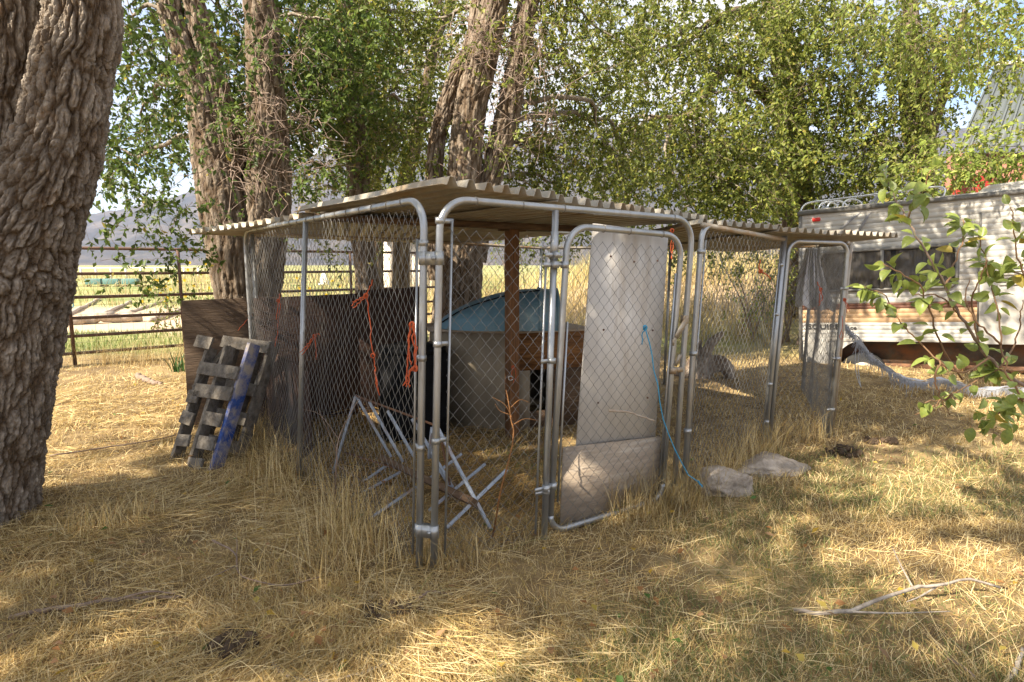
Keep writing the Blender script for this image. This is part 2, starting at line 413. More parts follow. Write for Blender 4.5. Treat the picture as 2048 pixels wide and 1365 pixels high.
def sample(n, y0, y1, power, pad=.7):
    y = (rng.random(n) * (y1 ** (1 - power) - y0 ** (1 - power)) + y0 ** (1 - power)) ** (1 / (1 - power))
    x = (rng.random(n) * 2 - 1) * (y * .93 + pad)
    return np.stack([x, y], 1)
def clump(xy, s, seed): return fbm(np.stack([xy[:, 0] * s, xy[:, 1] * s, xy[:, 0] * 0], 1), seed, 3)

# 1 short lawn stubble everywhere near
xy = sample(280000, 1.55, 9.5, 1.7)
cl = clump(xy, 2.2, 11); gr_ = clump(xy, .7, 21)
keep = rng.random(len(xy)) < np.clip((cl - .22) * 2.4, .38, 1)
xy = xy[keep]; cl = cl[keep]; gr_ = gr_[keep]; n_ = len(xy)
L = rng.uniform(.025, .085, n_) * (.5 + 1.0 * cl); az = rng.random(n_) * 6.283
lean = rng.uniform(.35, 1.5, n_); bend = rng.uniform(-.2, .9, n_)
gp = np.clip((gr_ - .44) * 3, 0, .40) * (xy[:, 0] > -.2) * (xy[:, 1] < 4.6)
gp = np.where((xy[:, 0] > 2.0) & (xy[:, 1] > 3.2) & (xy[:, 1] < 4.6), np.clip(gp + .45, 0, .65), gp)
col = straw_col(n_); gmk = rng.random(n_) < gp; col[gmk] = np.array([.17, .20, .07]) * rng.uniform(.7, 1.3, (gmk.sum(), 1))
w_ = rng.uniform(.0018, .0036, n_) * np.clip(xy[:, 1] / 3, .9, 2.2)
gb_ = MB(); v, f, c = blades(n_, xy, L, w_, az, lean, bend, col); gb_.add(v, [f], c)
tag(gb_.build('lawn_grass', M['straw']), 'dry yellow lawn stubble covering the ground round the kennel', 'grass', kind='stuff')

# 2 matted long straw: left and middle foreground, lying in swirls
xy = sample(120000, 1.5, 7.5, 1.5)
wgt = np.clip(.9 - (xy[:, 0] + .35) * 1.6 + (clump(xy, 1.1, 41) - .5) * 2.2, .07, 1)
wgt *= np.where(inside_poly(xy, PEN1), .55, 1) * np.clip((clump(xy, 1.7, 43) - .25) * 2.6, .15, 1)
keep = rng.random(len(xy)) < wgt; xy = xy[keep]; n_ = len(xy)
flow = clump(xy, .55, 51) * 9 + clump(xy, 1.6, 53) * 3
az = flow + rng.normal(0, .6, n_)
L = rng.uniform(.07, .26, n_); lean = rng.uniform(1.15, 1.56, n_); bend = rng.uniform(0, .5, n_)
z0 = gz(xy[:, 0], xy[:, 1]) + rng.random(n_) ** 1.5 * .055 * (clump(xy, 1.4, 55) * 1.6)
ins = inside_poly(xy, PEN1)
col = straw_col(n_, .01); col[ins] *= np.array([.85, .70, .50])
w_ = rng.uniform(.0017, .0032, n_) * np.clip(xy[:, 1] / 3, .9, 2)
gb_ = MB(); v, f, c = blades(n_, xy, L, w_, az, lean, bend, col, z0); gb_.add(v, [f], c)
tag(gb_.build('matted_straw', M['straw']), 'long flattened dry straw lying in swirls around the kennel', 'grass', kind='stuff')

# 3 standing dry grass along the kennel sides, the pallets and the tree foot
gb_ = MB()
def tuft_line(a, b, n, spread, L0, L1, dark=1.0, off=(0, 0), g=.0, lean=.45):
    t = rng.random(n)[:, None]; xy = np.asarray(a)[None, :2] * (1 - t) + np.asarray(b)[None, :2] * t + rng.normal(0, spread, (n, 2)) + np.asarray(off)
    cl = clump(xy, 3.5, 61); k = rng.random(n) < np.clip((cl - .3) * 3.2, .1, 1); xy = xy[k]; n = len(xy)
    v, f, c = blades(n, xy, rng.uniform(L0, L1, n), rng.uniform(.002, .0038, n), rng.random(n) * 6.283, np.abs(rng.normal(.08, lean, n)), rng.uniform(.1, 1.3, n), straw_col(n, g, dark))
    gb_.add(v, [f], c)
tuft_line(KA + V3(-.12, .02, 0), KC + V3(-.05, 0, 0), 1500, .12, .14, .50, off=(-.10, -.03))
tuft_line(KC, KD, 900, .12, .15, .42, off=(-.12, -.05))
tuft_line(KA, V3(.15, 2.95, 0), 800, .08, .06, .24, .8)
tuft_line(V3(.55, 3.3, 0), KB + V3(.12, .05, 0), 1300, .10, .12, .42, .62, off=(.05, -.06))
tuft_line(KB, KE, 1100, .10, .12, .42, off=(.03, -.05))
tuft_line(KE, KF, 800, .10, .12, .4)
tuft_line(V3(-2.2, 3.9, 0), V3(-1.5, 4.0, 0), 500, .14, .08, .24)
tuft_line(V3(-2.45, 3.0, 0), V3(-2.2, 3.2, 0), 300, .10, .10, .25)
tuft_line(V3(-6.5, 8.6, 0), V3(-3.2, 8.9, 0), 3000, .25, .2, .6, .9)
tuft_line(V3(-1.2, 2.6, 0), V3(-.7, 2.6, 0), 350, .14, .10, .28)
tag(gb_.build('standing_dry_grass', M['straw']), 'tall standing dry grass stalks along the kennel mesh', 'grass', kind='stuff')

# 4 meadow beyond the fence and the dry bank: taller, wider blades
def meadow(n, x0, x1, y0, y1, L0, L1, cols, seed, thr=.3, w=(.008, .02)):
    xy = np.stack([rng.uniform(x0, x1, n), y0 * (y1 / y0) ** rng.random(n)], 1)
    k = rng.random(n) < np.clip((clump(xy, .35, seed) - thr) * 3, .08, 1); xy = xy[k]; n = len(xy)
    c = np.asarray(cols)[rng.integers(0, len(cols), n)] * rng.uniform(.75, 1.2, (n, 1))
    return blades(n, xy, rng.uniform(L0, L1, n), rng.uniform(*w, n) * np.clip(xy[:, 1] / 14, .6, 3), rng.random(n) * 6.283, np.abs(rng.normal(.1, .3, n)), rng.uniform(.1, .9, n), c)
gb_ = MB()
DRY = [(.55, .44, .22), (.48, .37, .17), (.60, .50, .28)]; GRN = [(.14, .22, .06), (.20, .27, .08), (.30, .31, .11)]
for args in ((9000, -14, -2, 9.6, 12.5, .06, .16, GRN, 71, .2), (7000, -40, 4, 20, 30, .15, .5, GRN + DRY, 72), (12000, -60, 12, 28, 70, .4, 1.1, DRY + GRN[2:], 73),
             (15000, -1.5, 14, 10.5, 17, .25, .75, DRY, 74, .25), (12000, -3, 22, 16, 26, .5, 1.2, DRY + GRN[2:], 75, .2), (5000, -6, 3, 13, 19, .3, .8, DRY, 76, .3), (4000, 1, 7, 8.0, 11, .03, .10, DRY, 77, .3)):
    v, f, c = meadow(*args); gb_.add(v, [f], c)
tag(gb_.build('meadow_grass', M['straw']), 'tall dry meadow grass beyond the kennel and the pipe fence', 'grass', kind='stuff')

# 5 fallen leaves
gb_ = MB(); n_ = 420; xy = sample(n_, 1.6, 7, 1.4)
def leaves(n, P, D, Nn, L, Wd, col, fold=.25):
    """leaf faces: base, two sides, tip, folded a little along the midrib"""
    D = unit(D); Sd = unit(np.cross(D, Nn)); Nn = np.cross(Sd, D)
    V = np.zeros((n, 4, 3))
    mid = P + D * (L * .42)[:, None]
    V[:, 0] = P; V[:, 1] = mid - Sd * (Wd / 2)[:, None] + Nn * (Wd * fold)[:, None]; V[:, 2] = P + D * L[:, None]; V[:, 3] = mid + Sd * (Wd / 2)[:, None] + Nn * (Wd * fold)[:, None]
    b = (np.arange(n) * 4)[:, None]
    return V.reshape(-1, 3), np.concatenate([b + np.array([0, 1, 2]), b + np.array([0, 2, 3])]), np.repeat(col, 4, 0)
P = np.concatenate([xy, (gz(xy[:, 0], xy[:, 1]) + .03 + rng.random(n_) * .03)[:, None]], 1)
LC = np.array([[.55, .36, .06], [.40, .20, .08], [.55, .42, .10], [.10, .18, .04], [.45, .26, .14], [.36, .22, .12]])
v, f, c = leaves(n_, P, rng.normal(0, 1, (n_, 3)) * V3(1, 1, .25), unit(rng.normal(0, .35, (n_, 3)) + V3(0, 0, 1)), rng.uniform(.025, .06, n_), rng.uniform(.018, .035, n_), LC[rng.integers(0, 6, n_)])
gb_.add(v, [f], c)
tag(gb_.build('fallen_leaves', M['leaf']), 'scattered yellow, brown and green fallen leaves on the straw', 'leaves', kind='stuff')

# ------------------------------------------------------------------ trees
GREENS = {
 'elm': np.array([[.120, .150, .028], [.165, .195, .036], [.215, .240, .048], [.265, .272, .058], [.088, .115, .024]]),
 'sun': np.array([[.22, .28, .055], [.28, .33, .075], [.17, .22, .045], [.33, .35, .09]]),
 'dark': np.array([[.075, .115, .026], [.10, .15, .03], [.06, .095, .022], [.14, .185, .04]]),
}
def trunk_mesh(mb, P, r, n_around, n_along, amp, freq, seed, flare=0., col_var=True):
    """trunk with furrowed bark modelled in relief along a spline"""
    C = spline(P, n_along); rr = np.interp(np.linspace(0, 1, n_along), np.linspace(0, 1, len(r)), r)
    if flare: rr = rr * (1 + flare * np.exp(-np.linspace(0, 8, n_along) * 2.2))
    T = unit(np.gradient(C, axis=0)); A = np.zeros_like(C); A[0] = unit(np.cross(T[0], V3(0, 1, .1)))
    for k in range(1, n_along):
        A[k] = unit(A[k - 1] - T[k] * np.dot(A[k - 1], T[k]))
    B = np.cross(T, A); th = np.arange(n_around) * 2 * math.pi / n_around
    s = np.concatenate([[0], np.cumsum(np.linalg.norm(np.diff(C, axis=0), axis=1))])
    TH, SS = np.meshgrid(th, s); RR = np.repeat(rr[:, None], n_around, 1)
    ca, sa = np.cos(TH), np.sin(TH)
    dirv = ca[..., None] * A[:, None] + sa[..., None] * B[:, None]
    q = np.stack([ca * RR, sa * RR, SS], -1).reshape(-1, 3)
    lump = (fbm(q * V3(2.2, 2.2, 1.1) + seed, seed, 3) - .5)
    wq = q + (np.stack([fbm(q * 9 + 3, seed + 1, 3), fbm(q * 9 + 9, seed + 2, 3), fbm(q * 9 + 14, seed + 3, 2)], 1) - .5) * .035
    rid = np.clip(cells(wq * freq * V3(1, 1, .19), seed + 5) * 3.4, 0, 1)        # tall plates parted by cracks
    rid2 = np.clip(cells(wq * freq * V3(2.2, 2.2, .55), seed + 15) * 3.2, 0, 1)
    fine = np.abs(fbm(wq * freq * V3(2.4, 2.4, .9), seed + 8, 3) - .5) * 2.6 - .5
    h = (rid - .75) * amp + (rid2 - .6) * amp * .45 + fine * amp * .55 + rng.normal(0, amp * .07, len(fine))
    d = (RR.ravel() * .10 * lump * 2 + h)
    V = np.repeat(C[:, None], n_around, 1).reshape(-1, 3) + dirv.reshape(-1, 3) * (RR.ravel() + d)[:, None]
    i = np.arange(n_along - 1)[:, None] * n_around; j = np.arange(n_around)[None]; j2 = (j + 1) % n_around
    F = np.stack([i + j, i + j2, i + n_around + j2, i + n_around + j], -1).reshape(-1, 4)
    tone = .85 + .35 * (fbm(q * 3, seed + 31, 3) - .5)
    cf = np.clip(rid, 0, 1)[:, None]
    cf = cf * (.55 + .45 * rid2[:, None]); col = (np.array([.36, .26, .17]) * (1 - cf) + np.array([1.10, 1.05, 1.0]) * cf) * (tone + .5 * fine)[:, None]
    mb.add(V, [F], col)
    return C, rr

def limb(mb, P, r0, r1, n=6, seg=10, wig=.03):
    C = spline(P, seg)
    C[1:-1] += rng.normal(0, wig, (seg - 2, 3)); mb.tube(C, np.linspace(r0, r1, seg), n, col=np.ones(3) * rng.uniform(.7, 1.05), cap=False)
    return C
def branch_out(mb, C, r, n, L0, L1, up=.2, droop=.3, dirs=None):
    """side branches along polyline C; returns their polylines"""
    out = []
    for k in range(n):
        i = int(rng.integers(max(1, len(C) // 4), len(C))); p = C[i]
        t = unit(C[min(i + 1, len(C) - 1)] - C[i - 1]); d = unit(rng.normal(0, 1, 3) + t * .4 + V3(0, 0, up))
        if dirs is not None: d = unit(d + np.asarray(dirs))
        Lb = rng.uniform(L0, L1); q = [p]; a = p
        for s_ in range(5):
            a = a + d * Lb / 5; d = unit(d + rng.normal(0, .22, 3) + V3(0, 0, -droop * .25)); q.append(a)
        q = np.array(q); mb.tube(q, np.linspace(r, r * .25, 6), 4 if r < .02 else 5, col=np.ones(3) * rng.uniform(.7, 1.1), cap=False); out.append(q)
    return out
def foliage(mbt, mbl, anchors, per, spread, twigL, nleaf, leafL, pal, droop=.6, twr=.0025, sq=(1, 1, .8), drawtwig=1.0, wratio=.52, zmin=None):
    """leafy twigs round anchor points: twigs to mbt, leaves to mbl"""
    A = np.repeat(np.asarray(anchors, float), per, 0); n = len(A)
    st = A + rng.normal(0, spread, (n, 3)) * np.asarray(sq)
    d = unit(rng.normal(0, 1, (n, 3)) + V3(0, 0, -.15)); L = rng.uniform(twigL * .5, twigL * 1.25, n)
    K = 5; pts = [st]; p = st
    for k in range(K - 1):
        p = p + d * (L / (K - 1))[:, None]; d = unit(d + rng.normal(0, .16, (n, 3)) + V3(0, 0, -droop / (K - 1) * 1.6)); pts.append(p)
    PT = np.stack(pts, 1)
    if zmin is not None:
        k = PT[:, -1, 2] > zmin; PT = PT[k]; n = len(PT)
    nd = int(n * drawtwig)
    if nd and mbt is not None:      # three-sided twigs, all at once
        Q = PT[:nd]; T = unit(np.gradient(Q, axis=1)); sx = unit(np.cross(T, V3(.3, .2, 1.))); sy = np.cross(T, sx)
        rr = np.linspace(1, .35, K)[None, :, None, None] * twr
        th = np.arange(3) * 2.0944
        ring = Q[:, :, None] + rr * (np.cos(th)[None, None, :, None] * sx[:, :, None] + np.sin(th)[None, None, :, None] * sy[:, :, None])
        base = (np.arange(nd) * K * 3)[:, None]; F = []
        for k in range(K - 1):
            for j in range(3):
                j2 = (j + 1) % 3; F.append(base + np.array([k * 3 + j, k * 3 + j2, k * 3 + 3 + j2, k * 3 + 3 + j]))
        mbt.add(ring.reshape(-1, 3), [np.concatenate(F)], np.ones(3))
    t = rng.random((n, nleaf)) ** .75 * (K - 1 - 1e-6); i = t.astype(int); u = (t - i)[..., None]
    ar = np.arange(n)[:, None]
    P = (PT[ar, i] * (1 - u) + PT[ar, i + 1] * u).reshape(-1, 3); T = unit(PT[ar, i + 1] - PT[ar, i]).reshape(-1, 3)
    m_ = len(P); D = unit(T * .6 + rng.normal(0, .75, (m_, 3)) + V3(0, 0, -.35)); Nn = unit(rng.normal(0, .7, (m_, 3)) + V3(-.15, -.35, .3))
    Lf = leafL * rng.uniform(.6, 1.25, m_)
    tone = np.repeat(rng.uniform(.75, 1.2, n), nleaf)[:, None]
    cc = pal[rng.integers(0, len(pal), m_)] * 1.28 * tone * rng.uniform(.85, 1.15, (m_, 1))
    y_ = rng.random(m_) < .02; cc[y_] = np.array([.40, .32, .06])
    v, f, c = leaves(m_, P, D, Nn, Lf, Lf * wratio * rng.uniform(.85, 1.15, m_), cc); mbl.add(v, [f], c)
def bare_twigs(mb, anchors, per, L0, L1, curl=.35, r=.0035):
    for a in anchors:
        for k in range(per):
            p = np.asarray(a, float) + rng.normal(0, .05, 3); d = unit(rng.normal(0, 1, 3)); q = [p]; L = rng.uniform(L0, L1)
            for s_ in range(7):
                p = p + d * L / 7; d = unit(d + rng.normal(0, curl, 3) + V3(0, 0, -.06)); q.append(p)
            mb.tube(q, np.linspace(r, r * .35, 8), 3, cap=False)
            for s_ in range(2):
                b = q[int(rng.integers(2, 6))]; d2 = unit(rng.normal(0, 1, 3)); e_ = [b, b + d2 * L * .15, b + d2 * L * .28 + V3(0, 0, -.02)]
                mb.tube(e_, [r * .6, r * .45, r * .25], 3, cap=False)

def pxpath(L, Y): return np.array([at(x, y, (Y if np.isscalar(Y) else Y[k])) for k, (x, y) in enumerate(L)])

def big_tree(name, label, base, trunks, crown_pts, limbs=6, pal='elm', leafL=.065, per=26, nleaf=12, spread=.55, twigL=.55, near=False, bark='bark_far', droop=.6, twr=.003, extra=None, res=(40, 90), amp=.012, freq=9, bare=None, bare_n=6, drawtwig=.6, sublimb=3):
    t = thing(name, label, 'tree', base)
    allC = []
    for k, (P, r) in enumerate(trunks):
        mb = MB(); C, rr = trunk_mesh(mb, P, r, res[0], res[1], amp, freq, 13 * k + len(name) + int(abs(base[0]) * 10), flare=(.06 if near else .25) if k == 0 else 0)
        mb.build('trunk' if k == 0 else 'stem', M[bark], t, smooth=not near); allC.append(C)
    br = MB(); tw = MB(); lv = MB(); anchors = []
    tops = [C[-1] for C in allC]
    for cp in crown_pts:
        cp = np.asarray(cp, float); d0 = min(allC, key=lambda C: np.linalg.norm(C - cp, axis=1).min())
        i0 = int(np.argmin(np.linalg.norm(d0 - cp, axis=1) + np.maximum(0, d0[:, 2] - cp[2]) * .4)); p0 = d0[i0]
        ln = np.linalg.norm(cp - p0); r0 = .018 + .012 * min(ln, 4)
        mid = (p0 + cp) / 2 + rng.normal(0, .12 * ln, 3) * V3(1, 1, .5) + V3(0, 0, .12 * ln)
        br = MB(); C = limb(br, [p0, mid, cp], r0, r0 * .35, 6, 9, .02 * ln)
        anchors.append(cp)
        for q in branch_out(br, C, r0 * .4, sublimb, .5, 1.1, .1, .4): anchors += [q[3], q[5]]
        br.build('branch', M[bark], t, smooth=True)
    foliage(tw, lv, anchors, per, spread, twigL, nleaf, leafL, GREENS[pal], droop, twr, drawtwig=drawtwig)
    if extra is not None: extra(tw, lv)
    if bare is not None:
        bt = MB(); bare_twigs(bt, bare, int(bare_n * 1.2), .4, 1.1, r=.0048); tag(bt.build('dead_twigs', M['dead_twig'], t), kind='stuff')
    if tw.n: tag(tw.build('twigs', M['twig'], t), kind='stuff')
    if lv.n: lv.build('crown', M['leaf'], t)
    return t

def rpts(n, c, s): return np.asarray(c) + rng.normal(0, 1, (n, 3)) * np.asarray(s)
def upts(n, lo, hi): return rng.uniform(lo, hi, (n, 3))

# foreground trunk at the picture's edge, its crown far overhead
Y1 = 3.22
tr1 = [(np.vstack([pxpath([(-72, 1130), (-58, 950), (-28, 750), (4, 540), (74, 400), (122, 270), (148, 130), (168, 0)], Y1), V3(-2.2, 3.2, 4.0), V3(-1.9, 3.0, 5.4)]), [.33, .325, .32, .34, .235, .19, .18, .178, .16, .12]),
       (np.vstack([pxpath([(-35, 640), (-22, 480), (-2, 340), (12, 180), (14, 0)], Y1 + .08), V3(-3.0, 3.5, 4.2), V3(-3.4, 3.6, 5.6)]), [.26, .27, .21, .175, .165, .14, .11])]
def hang1(tw, lv):
    # drooping leafy sprays between the trunk and the next tree
    an = [at(x, y, d) for x, y, d in ((300, 120, 4.6), (360, 90, 4.9), (420, 60, 4.8), (330, 210, 5.0), (270, 250, 4.6), (400, 180, 5.2), (260, 330, 5.0), (320, 360, 5.2), (230, 380, 4.8), (350, 300, 5.1), (300, 440, 5.3), (370, 430, 5.4), (260, 470, 5.0), (340, 500, 5.5), (400, 470, 5.4), (310, 560, 5.6), (460, 110, 5.0), (520, 40, 4.6), (270, 60, 4.2))]
    foliage(tw, lv, an, 15, .17, .34, 8, .062, GREENS['dark'], .8, .002)
big_tree('elm_tree', 'thick furrowed elm trunk forking in two, nearest the camera beside the straw', (-2.95, 3.22, 0), tr1,
         np.vstack([upts(6, (-5, -1.5, 5.2), (-.5, 3.5, 7.5)), upts(5, (-6, 0.3, 4.8), (-2.8, 3.2, 6.5)), [V3(.5, 4.0, 6.0), V3(1.0, 3.4, 6.4)]]), pal='elm', leafL=.10, per=20, nleaf=14, spread=.24, twigL=.4, sublimb=2, bark='bark', res=(400, 700), amp=.022, freq=21, drawtwig=.1, near=True, extra=hang1)

# second, double trunk behind the left kennel corner
d2 = 6.5
tr2 = [(np.vstack([pxpath([(500, 770), (482, 640), (466, 500), (446, 400), (425, 310), (398, 180), (345, 40), (322, -60)], d2), V3(-4.3, 6.3, 6.5)]), [.28, .23, .275, .265, .21, .145, .12, .11, .08]),
       (np.vstack([pxpath([(505, 700), (520, 560), (532, 430), (538, 300), (530, 160), (520, 0)], d2 + .12), V3(-2.8, 6.4, 6.2)]), [.20, .26, .255, .225, .19, .17, .11]),
       (np.vstack([pxpath([(452, 380), (466, 290), (440, 190), (402, 60), (380, -30)], d2 + .05), V3(-3.6, 6.4, 6.0)]), [.16, .15, .125, .115, .10, .07])]
big_tree('elm_tree', 'double elm trunk leaning apart behind the left kennel corner and plywood sheet', (-3.1, d2, 0), tr2,
         np.vstack([[at(x, y, d) for x, y, d in ((260, 60, 7), (330, 160, 7.4), (280, 230, 7.2), (600, 60, 7.2), (640, 180, 7.5), (610, 270, 7.2), (450, 60, 7.5), (560, 120, 7.6), (260, 330, 7.5), (470, 180, 7.8), (660, 40, 6.5))]]),
         pal='dark', leafL=.065, per=18, nleaf=20, spread=.30, twigL=.55, droop=.9, res=(110, 210), amp=.020, freq=15,
         bare=[at(x, y, 6.3) for x, y in ((480, 250), (500, 300), (540, 340), (470, 350), (560, 200), (600, 330), (520, 120), (590, 130), (550, 60), (450, 300), (610, 240))], bare_n=9)

# slim dark trunk between
d3 = 8.4
tr3 = [(np.vstack([pxpath([(742, 660), (735, 560), (722, 450), (716, 340), (704, 220), (694, 110), (688, 0)], d3), V3(-2.5, 8.4, 6.8)]), [.21, .175, .165, .16, .15, .135, .12, .08]),
       (np.vstack([pxpath([(700, 190), (662, 130), (622, 70), (590, 10)], d3), V3(-3.6, 8.4, 6.3)]), [.085, .07, .06, .05, .04])]
big_tree('elm_tree', 'slim dark elm trunk seen over the middle of the left roof edge', (-2.1, d3, 0), tr3,
         np.vstack([[at(x, y, d) for x, y, d in ((640, 40, 9), (720, 80, 9.3), (790, 60, 9), (780, 160, 9.2), (660, 230, 9), (770, 260, 9.4), (640, 340, 8.8), (820, 230, 9.6), (850, 60, 9))], upts(3, (-4, 7, 5.5), (-1, 10, 7.5))]),
         pal='elm', leafL=.065, per=20, nleaf=22, spread=.36, twigL=.65, droop=.9, res=(60, 110), amp=.016, freq=9,
         bare=[at(x, y, 8.0) for x, y in ((690, 150), (700, 230), (730, 260), (790, 190), (820, 260), (680, 90))], bare_n=8)
# two pale thin trunks farther back
for nm, Pp, rr, dd, lb, cps in (('a', [(752, 640), (750, 420), (742, 280), (736, 140), (728, 0)], [.15, .14, .13, .115, .09], 11.0, 'thin pale trunk just behind the slim dark elm', ((560, 60, 12), (600, 170, 12), (700, 40, 12), (640, 280, 12.5), (770, 330, 12))),
                               ('b', [(800, 640), (806, 400), (830, 290), (846, 200), (872, 90), (900, 0)], [.17, .16, .13, .11, .09, .07], 11.4, 'thin pale trunk leaning right behind the near roof sheet', ((860, 150, 12), (800, 100, 12), (880, 30, 12.4), (790, 240, 12), (840, 300, 12.3)))):
    base = at(*Pp[0], dd); base[2] = 0
    big_tree('elm_tree', lb, base, [(pxpath(Pp, dd), rr)], [at(*c) for c in cps], pal='sun', leafL=.065, per=20, nleaf=11, spread=.5, twigL=.5, res=(36, 70), amp=.012, freq=9)

# triple trunk in the middle
d4 = 7.3
tr4 = [(np.vstack([pxpath([(905, 760), (915, 620), (924, 480), (928, 360), (940, 230), (966, 110), (990, 0)], d4), V3(.0, 7.2, 6.2)]), [.33, .30, .27, .215, .20, .19, .17, .10]),
       (np.vstack([pxpath([(880, 560), (868, 400), (872, 300), (890, 220), (918, 140), (950, 60)], d4 + .15), V3(-.3, 7.6, 6.2)]), [.15, .115, .11, .115, .11, .10, .06]),
       (np.vstack([pxpath([(942, 520), (968, 400), (992, 320), (1018, 220), (1038, 110), (1060, 0)], d4 + .1), V3(.6, 7.6, 6.0)]), [.20, .14, .15, .15, .14, .125, .08])]
def twig4(tw, lv):
    foliage(tw, lv, [at(970, 270, 6.9), at(990, 300, 6.9), at(955, 320, 6.8), at(1010, 290, 6.9)], 5, .08, .3, 8, .05, GREENS['sun'], .3, .0025)
big_tree('elm_tree', 'tall triple trunked elm standing behind the middle of the kennel roof', (-.7, d4, 0), tr4,
         np.vstack([[at(x, y, d) for x, y, d in ((1090, 60, 8.5), (1150, 160, 8.8), (1080, 300, 8.2), (1130, 330, 8.5), (1200, 60, 9), (1180, 260, 9), (860, 40, 8), (1060, 190, 8.6), (1250, 300, 9), (1130, 390, 8.8))], upts(7, (.9, 5.0, 4.9), (3.4, 6.6, 5.7))]),
         pal='elm', leafL=.062, per=17, nleaf=22, spread=.34, twigL=.65, droop=.9, res=(120, 220), amp=.019, freq=15,
         bare=[at(x, y, 6.9) for x, y in ((960, 40), (1000, 90), (1010, 150), (980, 120), (1030, 60), (950, 90), (1060, 170), (1080, 120), (1100, 220), (990, 280))], bare_n=9, extra=twig4)

# right hand trees behind the trailer
dr = 13.0
tr5 = [(np.vstack([pxpath([(1600, 620), (1596, 440), (1590, 300), (1578, 180), (1560, 60), (1548, -60)], dr), V3(6, 13, 10)]), [.40, .33, .30, .28, .25, .22, .12]),
       (pxpath([(1580, 250), (1510, 170), (1450, 140), (1380, 230), (1300, 236)], [dr, dr - .4, dr - 1, dr - 1.6, dr - 2]), [.16, .12, .09, .08, .05]),
       (pxpath([(1572, 130), (1500, 30), (1430, 40), (1370, 90)], [dr, dr - .5, dr - 1, dr - 1.2]), [.13, .10, .08, .04])]
cps5 = [at(x, y, d) for x, y, d in ((1300, 40, 12), (1380, 60, 12.2), (1450, 60, 12), (1520, 110, 12), (1600, 60, 11.8), (1660, 150, 11.5), (1600, 220, 11.6), (1500, 230, 11.8), (1420, 280, 11.6), (1340, 330, 11.3), (1280, 380, 11.2), (1420, 360, 11), (1500, 330, 11.2), (1560, 350, 11.5), (1480, 410, 11), (1380, 410, 10.8), (1640, 300, 12), (1700, 60, 12), (1720, 230, 12.5), (1250, 150, 12), (1230, 260, 12), (1650, 400, 12.5), (1560, 20, 12), (1330, 200, 12.2), (1540, 270, 11.8))]
big_tree('elm_tree', 'broad leafy elm with arching limbs filling the view between kennel and trailer', (6.5, dr, 0), tr5, cps5, pal='elm', leafL=.085, per=16, nleaf=24, spread=.40, twigL=.85, droop=1.0, res=(50, 90), amp=.018, freq=7)
tr6 = [(np.vstack([pxpath([(1850, 560), (1848, 400), (1843, 290), (1836, 180), (1826, 60), (1820, -40)], 12.0), V3(8, 12, 8.5)]), [.27, .24, .23, .17, .14, .12, .07]),
       (pxpath([(1852, 300), (1868, 250), (1886, 190), (1910, 110), (1930, 20)], 12.0), [.12, .10, .09, .07, .05]),
       (pxpath([(1838, 330), (1816, 270), (1806, 190), (1796, 90)], 11.9), [.12, .10, .08, .05])]
big_tree('willow_tree', 'mossy yellow barked tree forking behind the trailer roof', (8.6, 12, 0), tr6,
         [at(x, y, d) for x, y, d in ((1740, 120, 11.4), (1780, 230, 11.3), (1720, 320, 11.6), (1800, 40, 11.2), (1880, 40, 11), (1900, 150, 11), (1780, 330, 11.8), (1960, 60, 11), (1690, 380, 12.3))], pal='elm', leafL=.08, per=13, nleaf=24, spread=.38, twigL=.85, droop=1.2, res=(44, 80), amp=.014, freq=9)
# weeping boughs hanging in from a tree outside the right edge
def weep(tw, lv):
    an = [at(x, y, d) for x, y, d in ((1790, 20, 7.4), (1850, 40, 7.2), (1910, 20, 7.0), (1970, 40, 6.8), (2030, 20, 6.6), (1880, 110, 7.3), (1950, 100, 7), (1830, 90, 7.5), (1760, 70, 7.6), (1720, 10, 7.6), (2060, 100, 6.8))]
    foliage(tw, lv, an, 14, .20, .75, 16, .085, GREENS['sun'], 1.9, .0025, wratio=.32)
big_tree('willow_tree', 'bright weeping boughs hanging above the trailer at the upper right corner', (8.2, 6.2, 0),
         [(np.array([V3(8.2, 6.2, 0), V3(8.1, 6.2, 2.5), V3(7.6, 6.4, 5.0), V3(6.8, 6.6, 7)]), [.3, .26, .2, .1])],
         [V3(6.8, 7, 5.2), V3(5.6, 7.2, 5.0), V3(6.2, 6.6, 5.4), V3(5, 7.4, 5.3)], pal='sun', leafL=.085, per=14, nleaf=12, spread=.4, twigL=.7, droop=1.8, extra=weep, res=(40, 80))

# trees standing outside the picture, behind the camera: their shade falls across the lawn
for lb, b, r_, nk in (('elm tree behind the camera on the left', (-7.3, -1.2), 3.1, 15), ('elm tree behind the camera nearer the middle', (-3.0, -2.4), 3.0, 7)):
    big_tree('elm_tree', lb, (b[0], b[1], 0), [(np.array([V3(b[0], b[1], 0), V3(b[0], b[1], 2), V3(b[0] + .2, b[1] + .1, 4.2), V3(b[0] + .3, b[1] + .2, 6.5)]), [.34, .3, .25, .12])],
             np.array([V3(b[0], b[1], 6.3) + V3(math.cos(k * 2.4) * r_ * (.25 + .75 * (k % 5) / 4), math.sin(k * 2.4) * r_ * (.25 + .75 * (k % 5) / 4), rng.uniform(-1.2, 1.6)) for k in range(nk)] + ([V3(-7.5, .6, 6.0), V3(-7.0, 1.1, 5.7), V3(-8.0, 1.2, 6.3), V3(-6.4, .8, 5.4)] if nk > 10 else [])),
             pal='elm', leafL=.11, per=22, nleaf=14, spread=.26, sublimb=2, twigL=.4, res=(24, 40), drawtwig=0)

